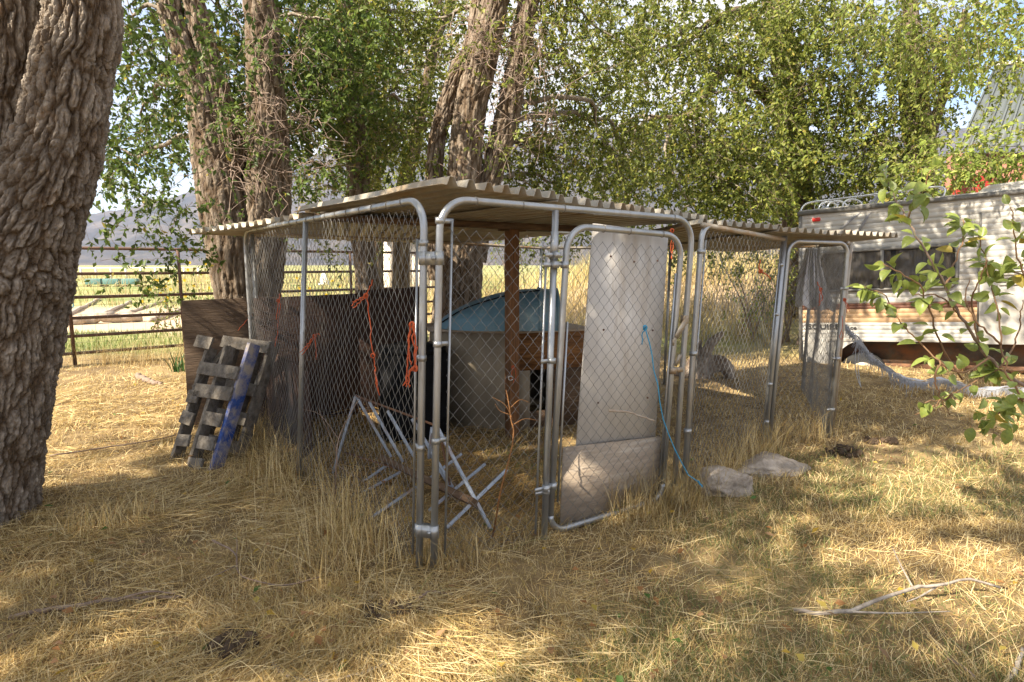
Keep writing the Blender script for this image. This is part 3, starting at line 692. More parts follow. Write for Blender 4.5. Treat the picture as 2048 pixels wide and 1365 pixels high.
# ------------------------------------------------------------------ kennels
PR = .0175
def arch(b0, t0, b1, t1, rc=.13, foot=True, closed=False):
    """bent tube frame: up from b0 to t0, round the corner, along to t1, down to b1"""
    b0, t0, b1, t1 = map(lambda q: np.asarray(q, float), (b0, t0, b1, t1))
    h = unit(t1 - t0); d0 = unit(t0 - b0); d1 = unit(t1 - b1); P = []
    P += [b0, b0 + (t0 - b0) * .5, t0 - d0 * rc]
    for k in range(1, 8):
        a = k / 8 * math.pi / 2; P.append(t0 - d0 * rc * (1 - math.sin(a)) + h * rc * (1 - math.cos(a)))
    P += [t0 + h * rc, (t0 + t1) / 2, t1 - h * rc]
    for k in range(1, 8):
        a = k / 8 * math.pi / 2; P.append(t1 - h * rc * (1 - math.sin(a)) - d1 * rc * (1 - math.cos(a)))
    P += [t1 - d1 * rc, b1 + (t1 - b1) * .5, b1]
    return np.array(P)
def chain(mb, b0, b1, t1, t0, h=.034, p=.078, r=.0015, sag=.006, seed=0, slack=0.):
    """chain link wires: vertical zigzags hooked into their neighbours"""
    b0, b1, t1, t0 = map(lambda q: np.asarray(q, float), (b0, b1, t1, t0))
    wd = np.linalg.norm(b1 - b0); ht = np.linalg.norm(t0 - b0); nw = int(wd / h); ns = int(ht / (p / 2))
    nrm = unit(np.cross(b1 - b0, t0 - b0))
    for i in range(nw):
        k = np.arange(ns + 1); side = (k + i) % 2
        u = (i + side * 1.04 - .02) / nw; v = k / ns
        P = ((1 - u) * (1 - v))[:, None] * b0 + (u * (1 - v))[:, None] * b1 + (u * v)[:, None] * t1 + ((1 - u) * v)[:, None] * t0
        q = np.stack([u * wd * 2.2, v * ht * 2.2, u * 0 + seed], 1)
        wob = (fbm(q, seed + 2, 2) - .5)
        P = P + nrm * ((side * 2 - 1) * .0022 + wob * (sag + slack * (1 - v)) * 4)[:, None]
        P = P + unit(b1 - b0) * ((fbm(q * 1.3, seed + 7, 2) - .5) * .035 * (1 + 3 * slack))[:, None] + V3(0, 0, 1) * ((fbm(q * 1.1, seed + 9, 2) - .5) * .03)[:, None]
        mb.tube(P, r, 4, cap=False)
    return mb
def clampband(mb, p, ax, r=.022, hgt=.03):
    p = np.asarray(p, float); ax = unit(ax); mb.tube([p - ax * hgt / 2, p + ax * hgt / 2], r, 14)
LEAN = V3(.07, .0, 0)
def top(p, z, k=1.0): return np.array([p[0], p[1], 0]) + LEAN * k + V3(0, 0, z)
def bot(p, z=-.03): return np.array([p[0], p[1], z])

def lerp(a, b, t): return np.asarray(a) * (1 - t) + np.asarray(b) * t
ring_me = None
def tie(parent, p, ax, r=.021):
    """one tie wire round a rail"""
    global ring_me
    if ring_me is None:
        mbr = MB(); th = np.linspace(0, 2 * math.pi, 13); mbr.tube(np.stack([np.cos(th) * .0195, np.sin(th) * .0195, th * .0008], 1), .0022, 4, cap=False)
        o = mbr.build('tie_wire', M['wire_dark'], None, smooth=True); ring_me = o.data; COL.objects.unlink(o); bpy.data.objects.remove(o)
    o = bpy.data.objects.new('tie_wire', ring_me); COL.objects.link(o); o.parent = parent
    o.matrix_local = Matrix.Translation(Vector(np.asarray(p) - wloc(parent))) @ Vector(ax).to_track_quat('Z', 'X').to_matrix().to_4x4()

nf = unit(np.array([KB[1] - KA[1], -(KB[0] - KA[0]), 0]))       # outward normal of the front side
kn = thing('dog_kennel', 'chain link dog kennel with plywood backed gate and tin roof nearest the camera', 'kennel', KA)
zt = 1.80
A0, A1 = KA + V3(-.035, .02, 0), KA + V3(.04, .0, 0)           # the two corner tubes
fr_l = arch(bot(A0), top(A0, zt, .9), bot(KD), top(KD, zt, 0), .14)
MB().tube(fr_l, PR, 14).build('side_frame', M['galv'], kn, smooth=True)
MB().tube([bot(KC), lerp(top(A0, zt, .9), top(KD, zt, 0), .50) - V3(0, 0, .01)], PR, 12).build('middle_post', M['galv'], kn, smooth=True)
fr_f = arch(bot(A1), top(A1, zt, .9), bot(KB), top(KB, zt - .03, .75), .14)
MB().tube(fr_f, PR, 14).build('front_frame', M['galv'], kn, smooth=True)
GP0, GP1 = bot(V3(.175, 2.985, 0)), None
fdir = unit(KB - KA); u_g = np.dot(GP0 - A1, fdir) / np.linalg.norm(KB - A1)
gt_ = lerp(top(A1, zt, .9), top(KB, zt - .03, .75), u_g) - V3(0, 0, .012)
MB().tube([GP0, gt_], PR, 12).build('gate_post', M['galv'], kn, smooth=True)
MB().tube([lerp(GP0, gt_, .86), lerp(GP0, gt_, .94)], PR + .004, 12).build('post_collar', M['galv'], kn, smooth=True)
for b_, t_ in ((KD + V3(.05, .03, 0), 0), (KBR, .3)):
    MB().tube([bot(b_), top(b_, zt - .03, t_)], PR, 10).build('back_post', M['galv'], kn, smooth=True)
MB().tube([top(KD, zt - .01, 0), top(KBR, zt - .03, .3)], PR, 10).build('back_rail', M['galv_rust'], kn, smooth=True)
# mesh
for nm, args, sd in (('side', (bot(lerp(A0, KC, .03), .0), bot(KC, 0), lerp(top(A0, zt - .02, .9), top(KD, zt - .02, 0), .49), top(lerp(A0, KC, .03), zt - .04, .9)), 1),
                     ('side', (bot(KC, 0), bot(KD, 0), top(KD, zt - .04, 0), lerp(top(A0, zt - .02, .9), top(KD, zt - .02, 0), .49)), 2),
                     ('front', (bot(lerp(A1, GP0, .07), .02), bot(GP0 - fdir * .04, .02), gt_ - fdir * .04 - V3(0, 0, .13), top(lerp(A1, GP0, .07), zt - .13, .9)), 3),
                     ('back', (bot(KD, 0), bot(KBR, 0), top(KBR, zt - .05, .3), top(KD, zt - .04, 0)), 4)):
    mb = chain(MB(), *args, seed=sd, sag=.008, slack=.012 if nm == 'front' else .004)
    tag(mb.build('chain_link_mesh', M['wire'], kn), kind='stuff')
# tension bars and clamp bands
for p0, p1 in ((bot(A0 + unit(KC - KA) * .055, .05), top(A0 + unit(KC - KA) * .055, zt - .18, .8)), (bot(A1 + fdir * .062, .05), top(A1 + fdir * .062, zt - .10, .85)), (GP0 + fdir * -.055 + V3(0, 0, .08), gt_ - fdir * .055 - V3(0, 0, .24))):
    MB().tube([p0, p1], .006, 8).build('tension_bar', M['galv'], kn, smooth=True)
for q, dv, zs in ((A0, unit(KC - KA), (.18, .62, 1.06, 1.60)), (A1, fdir, (.66, 1.13, 1.70)), (V3(.175, 2.985, 0), -fdir, (.28, 1.0, 1.55))):
    for z in zs:
        c_ = q + LEAN * .9 * z / zt + V3(0, 0, z); mb = MB(); clampband(mb, c_, (LEAN[0] / zt, 0, 1), .0215, .028)
        mb.bar(c_, c_ + dv * .068, .005, .022); mb.build('tension_band', M['galv'], kn, smooth=False)
for z in (.20, 1.53):
    a_ = A0 + LEAN * .9 * z / zt + V3(0, 0, z); b_ = A1 + LEAN * .9 * z / zt + V3(0, 0, z)
    mb = MB(); clampband(mb, a_, (0, 0, 1), .0235, .062); clampband(mb, b_, (0, 0, 1), .0235, .062); mb.bar(a_, b_, .036, .060)
    c = (a_ + b_) / 2 + nf * .018; mb.tube([c, c + nf * .022], .010, 6); mb.build('panel_clamp', M['galv'], kn)
# ties on the top rails
rl0, rl1 = top(A0, zt, .9), top(KD, zt, 0)
for k in range(17): tie(kn, lerp(rl0, rl1, .06 + k * .053 + rng.uniform(-.006, .006)), unit(rl1 - rl0) + rng.normal(0, .15, 3))
fl0, fl1 = top(A1, zt, .9), top(KB, zt - .03, .75)
for t_ in (.11, .27, .42, .9): tie(kn, lerp(fl0, fl1, t_), unit(fl1 - fl0) + rng.normal(0, .15, 3))

# gate: bent frame with bracing mesh and two plywood sheets behind it
G0, G1 = V3(.212, 3.02, 0), V3(.945, 3.46, 0)
gb0, gt0, gb1, gt1 = G0 + V3(0, 0, .03), G0 + LEAN * 1.1 + V3(0, 0, 1.70), G1 + V3(0, 0, .04), G1 + LEAN * .9 + V3(0, 0, 1.67)
gate = MB(); gfr = arch(gb0 + V3(0, 0, .1), gt0, gb1 + V3(0, 0, .1), gt1, .13); gate.tube(gfr, PR, 14)
th = np.linspace(0, math.pi / 2, 8)
gd = unit(G1 - G0); low = [gb0 + V3(0, 0, .1)] + [gb0 + V3(0, 0, .1) * (1 - math.sin(a)) + gd * .1 * (1 - math.cos(a)) for a in th[1:]] + [lerp(gb0, gb1, .5), gb1 - gd * .1] + [gb1 + V3(0, 0, .1) * (1 - math.cos(a)) - gd * .1 * (1 - math.sin(a)) for a in th[1:]]
gate.tube(low, PR, 14)
gt_o = gate.build('gate', M['galv'], kn, smooth=True)
gl = lambda u, z: lerp(G0, G1, u) + LEAN * 1.0 * z / 1.68 + V3(0, 0, z)
def gpx(px, py, off=0.):
    o = gl(0, 0) + inn * off; nn = unit(np.cross(G1 - G0, LEAN / 1.68 + V3(0, 0, 1))); d = ray(px, py); return V3(0, 0, CAMH) + d * (np.dot(o - V3(0, 0, CAMH), nn) / np.dot(d, nn))
inn = -nf
tag(chain(MB(), gl(.04, .05), gl(.95, .06), gl(.95, 1.60), gl(.04, 1.63), seed=6, sag=.004).build('gate_mesh', M['wire'], gt_o), kind='stuff')
inn = -nf
def sheet(mb, p0, p1, p2, p3, th):
    P = np.array([p0, p1, p2, p3], float); nn = unit(np.cross(P[1] - P[0], P[3] - P[0])) * th
    mb.add(np.vstack([P, P + nn]), [[[0, 3, 2, 1], [4, 5, 6, 7], [0, 1, 5, 4], [1, 2, 6, 5], [2, 3, 7, 6], [3, 0, 4, 7]]]); return mb
o_ = inn * .035
wp_ = sheet(MB(), gpx(1153, 905, .06), gpx(1310, 885, .06), gpx(1337, 466, .06), gpx(1188, 447, .06), -.012).build('white_panel', M['ply_white'], gt_o)
wp_['label'] = 'stained white painted plywood sheet on the gate'
lp_ = sheet(MB(), gpx(1121, 1062, .03), gpx(1318, 992, .03), gpx(1322, 874, .03), gpx(1128, 896, .03), -.012).build('kick_board', M['ply_grey'], gt_o)
for u, z in ((1221, 513), (1268, 524), (1315, 522), (1207, 660), (1305, 661), (1196, 806), (1295, 796)):
    p = gpx(u, z, .0585); MB().tube([p, p - inn * .004], .006, 8).build('nail_head', M['rust'], gt_o)
for t_ in (.28, .50, .80): tie(gt_o, lerp(gt0, gt1, t_), unit(gt1 - gt0))
MB().tube([gl(.955, .2), gl(.955, 1.45)], .006, 8).build('gate_tension_bar', M['galv'], gt_o, smooth=True)
MB().tube([gl(.045, .2), gl(.045, 1.2)], .006, 8).build('gate_tension_bar', M['galv'], gt_o, smooth=True)
for z in (.30, 1.5):
    a_ = GP0 + LEAN * z / zt * .8 + V3(0, 0, z + .03); b_ = gl(0, z); mb = MB(); clampband(mb, a_, (0, 0, 1), .022, .035); clampband(mb, b_, (0, 0, 1), .022, .035); mb.bar(a_, b_, .012, .02); mb.bar(a_, a_ - fdir * .07, .006, .024)
    mb.build('hinge', M['galv'], gt_o)
# latch
la = gl(1.0, 1.12); mb = MB(); mb.bar(la + fdir * .06 + V3(0, 0, .06) - inn * .03, la - fdir * .03 + V3(0, 0, -.05) - inn * .035, .008, .035); clampband(mb, la + fdir * .07 + V3(0, 0, .05), (0, 0, 1), .024, .05)
mb.tube([la - fdir * .03 - inn * .03 + V3(0, 0, -.05), la - fdir * .05 - inn * .03 + V3(0, 0, -.07), la - fdir * .045 - inn * .03 + V3(0, 0, -.10)], .007, 6); mb.build('latch', M['galv_rust'], gt_o)
mb = MB(); la2 = gl(1.0, .86); clampband(mb, la2, (0, 0, 1), .024, .04); mb.bar(la2, la2 + fdir * .08, .02, .03); mb.bar(la2 + V3(0, 0, .03) - inn * .02, la2 + fdir * .03 + V3(0, 0, .10) - inn * .03, .01, .02); mb.build('lower_latch', M['galv_rust'], gt_o)

# roof sheets
def corr_sheet(name, parent, p0, wdir, ldir, width, length, pitch=.118, hgt=.042, sagz=.0, th=.0025, slope=(0., 0.)):
    """trapezoid ribbed steel sheet; ribs run along ldir, profile seen along wdir"""
    p0 = np.asarray(p0, float); wdir = unit(wdir); ldir = unit(ldir)
    prof = []; n = int(round(width / pitch))
    for k in range(n):
        for a, z in ((0, 0), (.30, 0), (.44, 1), (.70, 1), (.84, 0)): prof.append(((k + a) * pitch, z * hgt))
    prof.append((n * pitch, 0)); prof = np.array(prof)
    ms = 13; V = []
    for j in range(ms):
        t = j / (ms - 1)
        for (a, z) in prof:
            p = p0 + wdir * a + ldir * length * t + V3(0, 0, z + slope[0] * a / width + slope[1] * t - sagz * math.sin(math.pi * t)); V.append(p)
    V = np.array(V)
    V[:, 2] += (fbm(V * 1.7, 5, 2) - .5) * .02
    m = len(prof); i = (np.arange(ms - 1)[:, None] * m + np.arange(m - 1)[None]).ravel()
    F = np.stack([i, i + 1, i + m + 1, i + m], 1)
    mb = MB(); mb.add(V, [F]); o = mb.build(name, M['roof'], parent)
    md = o.modifiers.new('thickness', 'SOLIDIFY'); md.thickness = th; md.offset = -1
    return o
wd = unit(KB - KA); ld = unit(KD - KA)
ap = gr(882, 368, 1.885)
e1 = gr(1425, 438, 1.855); fd1 = e1 - ap; Lf1 = np.linalg.norm(fd1[:2]); fd1[2] = 0
bk = at(585, 424, 4.35) - ap; Lb1 = np.linalg.norm(bk); bkd = bk / Lb1
corr_sheet('roof_sheet', kn, ap, fd1, bk * V3(1, 1, 0), .826, Lb1, slope=(-.010, bk[2]))
corr_sheet('roof_sheet', kn, ap + unit(fd1) * .78 + V3(0, 0, -.024), fd1, bk * V3(1, 1, 0), .708, Lb1, slope=(-.008, bk[2] - .01))
corr_sheet('roof_sheet', kn, ap + unit(fd1) * 1.46 + V3(0, 0, -.034), fd1, bk * V3(1, 1, 0), max(.47, Lf1 - 1.46), Lb1, slope=(-.012, bk[2] - .01))
# far sheets, ribs the other way
q0 = at(612, 424, 4.3); q1 = at(386, 458, 5.25); ed = (q1 - q0); Le = np.linalg.norm(ed[:2])
for k in range(2):
    w_ = Le / 2
    corr_sheet('roof_sheet', kn, q0 + ed * V3(1, 1, 0) * (k * .49) + V3(0, 0, -.045 + (q1[2] - q0[2]) * k * .5), ed * V3(1, 1, 0), unit(V3(.80, .60, 0)), w_ + .06, 2.7, slope=((q1[2] - q0[2]) * .5, -.03))
corr_sheet('roof_sheet', kn, lerp(ap, e1, .55) + bk * .80 * V3(1, 1, 0) + V3(0, 0, -.06), -fd1 * V3(1, 1, 0), unit(V3(-.3, .95, 0)), 1.3, 2.3, slope=(0, -.05))
mbp = MB(); mbp.bar(top(lerp(KA, KD, .55), 1.83, .5) + V3(.1, 0, 0), top(lerp(KB, V3(.1, 6.4, 0), .5), 1.80, .5), .05, .05); mbp.build('roof_beam', M['wood_dark'], kn)

# second run
k2 = thing('dog_kennel', 'smaller chain link run with its own tin roof beside the trailer', 'kennel', KE)
B2 = KB + V3(.075, .05, 0); zt2 = 1.71
f2 = arch(bot(B2), top(B2, zt2 + .03, .75), bot(KE), top(KE, zt2 - .01, .8), .10)
MB().tube(f2[:-13], PR, 12).build('front_frame', M['galv'], k2, smooth=True)
MB().tube([bot(KE), top(KE, zt2 + .02, .95)], PR * 1.25, 12).build('front_frame', M['galv'], k2, smooth=True)
MB().tube([top(B2, zt2 + .03, .75), top(KE, zt2 - .01, .9)], PR, 10).build('top_rail', M['galv_rust'], k2, smooth=True)
f3 = arch(bot(KE + V3(.05, .02, 0)), top(KE + V3(.05, .02, 0), zt2 - .02, .9), bot(KF), top(KF, zt2 - .03, .6), .10)
MB().tube(f3, PR, 12).build('end_frame', M['galv'], k2, smooth=True)
MB().tube([bot(KF + V3(.05, .05, 0)), top(KF + V3(.05, .05, 0), zt2 - .02, .6)], PR, 12).build('corner_post', M['galv_rust'], k2, smooth=True)
for p in (KR, KM, lerp(KR, KM, .5)): MB().tube([bot(p), top(p, zt2, .3)], PR, 10).build('back_post', M['galv'], k2, smooth=True)
MB().tube([top(KF, zt2 - .03, .6), top(KR, zt2, .3), top(KM, zt2, .3), top(KBR, zt2 + .03, .3)], PR, 8).build('back_rail', M['galv_rust'], k2, smooth=True)
for args, sd in (((bot(B2, 0), bot(KE, 0), top(KE, zt2 - .03, .9), top(B2, zt2, .75)), 11), ((bot(KE + V3(.05, .02, 0), 0), bot(KF, 0), top(KF, zt2 - .05, .6), top(KE + V3(.05, .02, 0), zt2 - .05, .9)), 12),
                 ((bot(KF, 0), bot(KR, 0), top(KR, zt2, .3), top(KF, zt2 - .05, .6)), 13), ((bot(KR, 0), bot(KM, 0), top(KM, zt2, .3), top(KR, zt2, .3)), 14), ((bot(KM, 0), bot(KBR, 0), top(KBR, zt2, .3), top(KM, zt2, .3)), 15)):
    tag(chain(MB(), *args, seed=sd, sag=.008, slack=.006, r=.0018).build('chain_link_mesh', M['wire'], k2), kind='stuff')
for q in (B2 + unit(KE - KB) * .05, KE - unit(KE - KB) * .05):
    MB().tube([bot(q, .1), top(q, zt2 - .06, .8)], .006, 8).build('tension_bar', M['galv'], k2, smooth=True)
for q, dv, zs in ((B2, unit(KE - KB), (.45, .95, 1.58)), (KE, -unit(KE - KB), (.2, .52, 1.1, 1.5)), (KF, -V3(.9, .3, 0), (.25, .7, 1.3))):
    for z in zs:
        c_ = q + LEAN * .8 * z / zt2 + V3(0, 0, z); mb = MB(); clampband(mb, c_, (0, 0, 1), .0245, .026); mb.bar(c_, c_ + dv * .055, .005, .02); mb.build('tension_band', M['galv'], k2)
r0 = at(1398, 452, 4.0); r1 = at(1795, 480, 5.25); rd = (r1 - r0); Lr = np.linalg.norm(rd[:2])
r0[2] -= .0
for k in range(3):
    corr_sheet('roof_sheet', k2, r0 + rd * V3(1, 1, 0) * (k * .325) + V3(0, 0, rd[2] * k * .33 - (.014 if k == 1 else 0) + .02), rd * V3(1, 1, 0), unit(V3(-.16, 1, 0)), Lr * (.36 if k < 2 else .35), 2.6, pitch=.10, hgt=.036, slope=(rd[2] * .33, -.07))

# ------------------------------------------------------------------ inside the kennel
def slab(name, P, th, m, label, cat, bevel=.003):
    P = np.array(P, float); b = P.mean(0); b[2] = P[:, 2].min()
    o = sheet(MB(), *(P - b), th).build(name, M[m], None, bevel=bevel); o.location = tuple(b); tag(o, label, cat); return o
bdir = unit(KBR - KD); bin_ = unit(V3(bdir[1], -bdir[0], 0))
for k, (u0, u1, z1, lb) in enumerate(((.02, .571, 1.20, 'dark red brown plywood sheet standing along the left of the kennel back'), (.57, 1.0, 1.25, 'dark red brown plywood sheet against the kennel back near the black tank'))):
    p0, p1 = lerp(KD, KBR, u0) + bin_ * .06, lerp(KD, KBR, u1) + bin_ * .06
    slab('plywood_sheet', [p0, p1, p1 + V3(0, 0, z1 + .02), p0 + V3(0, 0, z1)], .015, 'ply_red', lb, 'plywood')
# inner lining along the left side
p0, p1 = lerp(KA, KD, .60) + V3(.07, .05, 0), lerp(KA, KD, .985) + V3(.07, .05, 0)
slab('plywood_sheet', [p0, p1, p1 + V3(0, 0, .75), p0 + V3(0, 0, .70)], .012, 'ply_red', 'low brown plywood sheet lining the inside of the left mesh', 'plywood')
# wooden post
wp = V3(-.03, 4.85, 0); ww = thing('wooden_post', 'square brown timber post holding up the roof inside the kennel', 'post', wp)
c45 = math.cos(.5); s45 = math.sin(.5)
MB().box(wp + V3(.03, 0, .9), (.092, .092, 1.82), np.array([[c45, s45, 0], [-s45, c45, 0], [.0, 0, 1]])).build('post', M['wood_post'], ww, bevel=.004)
MB().box(wp + V3(.03, 0, 1.79) , (.22, .08, .03), np.array([fdir, V3(-fdir[1], fdir[0], 0), V3(0, 0, 1)])).build('bearer', M['wood_dark'], ww)
# doghouse
dh = thing('doghouse', 'plywood doghouse with dark square doorway under the blue tub', 'doghouse', V3(0, 5.3, 0))
c0, c1, c2 = V3(-.72, 5.2, 0), V3(.05, 5.05, 0), V3(.72, 5.3, 0); dz = .90
def vwall(a, b, z0, z1, th): return sheet(MB(), a + V3(0, 0, z0), b + V3(0, 0, z0), b + V3(0, 0, z1), a + V3(0, 0, z1), th)
vwall(c0, c1, .0, dz, -.018).build('side_wall', M['ply_beige'], dh)
fdd = unit(c2 - c1); Lq = np.linalg.norm(c2 - c1)
fp = lambda s: c1 + fdd * s
vwall(fp(.0), fp(Lq), .56, dz, -.018).build('front_header', M['ply_orange'], dh)
vwall(fp(.0), fp(.12), .0, .558, -.018).build('front_jamb', M['ply_beige'], dh)
vwall(fp(.34), fp(Lq), .0, .558, -.018).build('front_board', M['wood_dark'], dh)
vwall(fp(.12), fp(.34), .0, .18, -.018).build('door_sill', M['wood_dark'], dh)
bk_ = V3(-.35, .75, 0)
vwall(c2, c2 + bk_, 0, dz, -.018).build('right_wall', M['ply_beige'], dh); vwall(c2 + bk_, c0 + V3(-.1, .5, 0), 0, dz, -.018).build('back_wall', M['ply_beige'], dh); vwall(c0 + V3(-.1, .5, 0), c0, 0, dz, -.018).build('left_wall', M['ply_beige'], dh)
roofP = [c0 + V3(-.04, -.03, dz), c1 + V3(0, -.04, dz), c2 + V3(.05, -.03, dz), c2 + bk_ + V3(.04, .04, dz), c0 + V3(-.14, .52, dz)]
mb = MB(); mb.add(np.vstack([roofP, np.array(roofP) + V3(0, 0, .022)]), [[[0, 4, 3, 2, 1], [5, 6, 7, 8, 9]], [[0, 1, 6, 5], [1, 2, 7, 6], [2, 3, 8, 7], [3, 4, 9, 8], [4, 0, 5, 9]]]); mb.build('top_board', M['ply_grey'], dh)
# black plastic water tank with ribs and lid
bt = thing('black_tank', 'black plastic ribbed tank standing inside the kennel beside the doghouse', 'tank', V3(-.86, 4.95, 0))
mb = MB(); prof = [(.0, .27), (.02, .30), (.18, .305), (.20, .315), (.22, .305), (.46, .305), (.48, .315), (.50, .305), (.72, .30), (.76, .28)]
mb.tube([V3(-.86, 4.95, z) for z, _ in prof], [r_ for _, r_ in prof], 28); mb.build('body', M['black_plastic'], bt, smooth=True)
MB().tube([V3(-.86, 4.95, .755), V3(-.86, 4.95, .80), V3(-.86, 4.95, .82)], [.285, .285, .2], 28).build('lid', M['black_plastic'], bt)
MB().bar(V3(-.95, 4.655, .55), V3(-.8, 4.655, .55), .03, .02).build('handle', M['black_plastic'], bt)
# blue tub, overturned on the doghouse
tb = thing('blue_tub', 'faded blue plastic tub turned upside down on the doghouse', 'tub', V3(0, 5.3, dz + .022))
ax0, ax1 = V3(-.66, 5.28, dz + .03), V3(.42, 5.34, dz + .03)
def tub_shell(u0, u1, n, sc, lip):
    mb = MB(); m_ = 22; V = []
    for i in range(n):
        u = u0 + (u1 - u0) * i / (n - 1); c = lerp(ax0, ax1, u)
        h = sc * (.06 + .29 * math.sin(min(u / .80, 1) * math.pi / 2) ** .75) * (1 if u < .86 else 1 - (u - .86) * .6); w = sc * (.10 + .27 * math.sin(min(u / .45, 1) * math.pi / 2) ** .7)
        for j in range(m_):
            a = math.pi * j / (m_ - 1); ca, sa = math.cos(a), math.sin(a)
            V.append(c + V3(0, 1, 0) * -w * math.copysign(abs(ca) ** .75, ca) + V3(0, 0, 1) * h * sa ** .8)
    i = (np.arange(n - 1)[:, None] * m_ + np.arange(m_ - 1)[None]).ravel(); mb.add(np.array(V), [np.stack([i, i + 1, i + m_ + 1, i + m_], 1)])
    e_ = [V[(n - 1) * m_ + j] for j in range(m_)]; cc = np.mean(e_, 0)
    return mb, e_, V[:m_]
mb, e_, s_ = tub_shell(0, .84, 26, 1.0, 0)
mb.add(np.array(e_), [[list(range(len(e_)))]]); mb.add(np.array(s_), [[list(range(len(s_)))[::-1]]]); mb.build('shell', M['blue_plastic'], tb, smooth=True)
MB().tube(np.array(e_) + V3(.0, 0, .004), .014, 8).build('front_rim', M['blue_plastic'], tb, smooth=True)
mb = MB(); back = []
for j in range(22):
    a = math.pi * j / 21; back.append(lerp(ax0, ax1, .99) + V3(0, .02, 0) + V3(0, -.37 * math.cos(a), .345 * math.sin(a) ** .8))
i = np.arange(21); mb.add(np.vstack([e_, back]), [np.stack([i, i + 1, i + 23, i + 22], 1)]); mb.build('flared_end', M['blue_plastic'], tb, smooth=True)
MB().tube(back, .016, 8).build('end_rim', M['blue_plastic'], tb, smooth=True)
MB().tube(spline([lerp(ax0, ax1, .03) + V3(0, -.16, .06), lerp(ax0, ax1, .25) + V3(0, -.26, .20), lerp(ax0, ax1, .6) + V3(0, -.22, .31), lerp(ax0, ax1, .84) + V3(0, -.2, .345)], 14), .006, 6).build('moulded_line', M['black_plastic'], tb)

# folding rack of crossed slats with a beam
rk = thing('folding_rack', 'rusty blue grey folding rack of crossed slats lying inside the kennel', 'rack', V3(-.7, 3.6, 0))
def slatpx(a, b, w=.046, t=.018, nm='slat', m='rack'):
    p, q = at(*a), at(*b); MB().bar(p, q, t, w, up=unit(V3(.2, -.9, .4)) if True else (0, 0, 1)).build(nm, M[m], rk, bevel=.002)
for a, b in (((714, 796, 4.02), (782, 914, 3.98)), ((738, 804, 3.9), (806, 924, 3.85)), ((775, 822, 3.72), (828, 914, 3.66)), ((824, 838, 3.5), (905, 975, 3.42)), ((872, 850, 3.30), (982, 1060, 3.10)),
             ((712, 792, 4.0), (667, 944, 4.05)), ((742, 1036, 3.22), (830, 976, 3.55)), ((700, 1000, 3.6), (800, 945, 3.85)), ((860, 1020, 3.25), (968, 930, 3.6)), ((893, 1056, 3.06), (1013, 940, 3.28)), ((716, 972, 3.85), (775, 930, 4.0)), ((858, 958, 3.5), (921, 910, 3.72)), ((864, 860, 3.34), (858, 912, 3.5)), ((864, 912, 3.5), (900, 975, 3.42))):
    slatpx(a, b)
slatpx((766, 918, 3.9), (952, 1008, 3.12), .075, .04, 'beam', 'wood_dark')
for a, b in (((712, 792, 4.0), (876, 853, 3.29)), ((880, 866, 3.3), (900, 970, 3.3)), ((690, 905, 4.05), (800, 940, 3.8))): MB().tube([at(*a), at(*b)], .007, 6).build('rod', M['rust'], rk)

# ------------------------------------------------------------------ outside, left of the kennel
# plywood sheet standing behind the pallets
pb0, pb1 = gr(372, 862), gr(497, 862); pb1 = pb1 + V3(.06, .35, 0); pb0 = pb0 + V3(0, .05, 0)
zt_ = at(374, 602, pb0[1])[2]; zt1_ = at(492, 595, pb1[1] - .02)[2]
slab('plywood_sheet', [pb0, pb1, pb1 + V3(.0, .03, zt1_), pb0 + V3(0, .03, zt_)], -.018, 'ply_brown', 'weathered brown plywood sheet standing upright behind the broken pallets', 'plywood')
# pallets
def pallet(label, O, U, Vv, boards, stringers, blue=None, slip=None, loose=()):
    t = thing('wooden_pallet', label, 'pallet', O); U = unit(U); Vv = unit(Vv - U * np.dot(U, Vv)); N_ = np.cross(U, Vv)
    ax = lambda: np.array([U, Vv, N_])
    for (v0, L_, w_, h_) in stringers:
        bl = blue is not None and v0 == blue
        MB().box(O + U * L_ / 2 + Vv * v0 + N_ * 0, (L_, w_, h_), ax()).build('stringer', M['blue_paint' if bl else 'pallet'], t, bevel=.003)
    for (u0, v0, v1, w_, tilt) in boards:
        cc = O + U * u0 + Vv * (v0 + v1) / 2 + N_ * .062; A_ = ax(); c_, s_ = math.cos(tilt), math.sin(tilt); A2 = np.array([A_[0] * c_ + A_[1] * s_, -A_[0] * s_ + A_[1] * c_, A_[2]])
        MB().box(cc, (w_, abs(v1 - v0), .020), A2).build('deck_board', M['pallet'], t, bevel=.002)
    for (a, b, w_) in loose: MB().bar(a, b, w_, .02, up=N_).build('loose_board', M['pallet'], t, bevel=.002)
    return t
O1 = at(428, 952, 4.1); T1 = at(507, 692, 4.45)
Vd = unit(V3(-.80, .45, .10))
pallet('broken grey pallet with a blue painted stringer leaning nearest the straw', O1, T1 - O1, Vd,
       [(.22, .02, .20, .10, .05), (.40, .02, .22, .10, .0), (.60, .0, .42, .105, .03), (.77, .0, .46, .10, .0), (.20, .30, .44, .09, .1), (.37, .34, .48, .1, -.08), (.54, .36, .48, .1, .05), (.05, .08, .22, .1, .1), (.98, .40, .60, .10, -.05)],
       [(0, 1.02, .038, .10), (.26, .98, .036, .09), (.47, .95, .036, .09)], blue=0,
       loose=[(at(388, 776, 4.5), at(458, 690, 4.7), .05)])
O2 = at(470, 948, 4.35); T2_ = at(552, 676, 4.72)
pallet('second grey pallet standing behind the blue striped one against the kennel mesh', O2, T2_ - O2, Vd,
       [(.2, -.02, .5, .10, 0), (.42, -.02, .5, .10, .02), (.66, -.02, .5, .10, 0), (1.02, -.03, .55, .10, 0)], [(0, 1.08, .036, .09), (.16, 1.06, .036, .09), (.45, 1.04, .036, .09)])

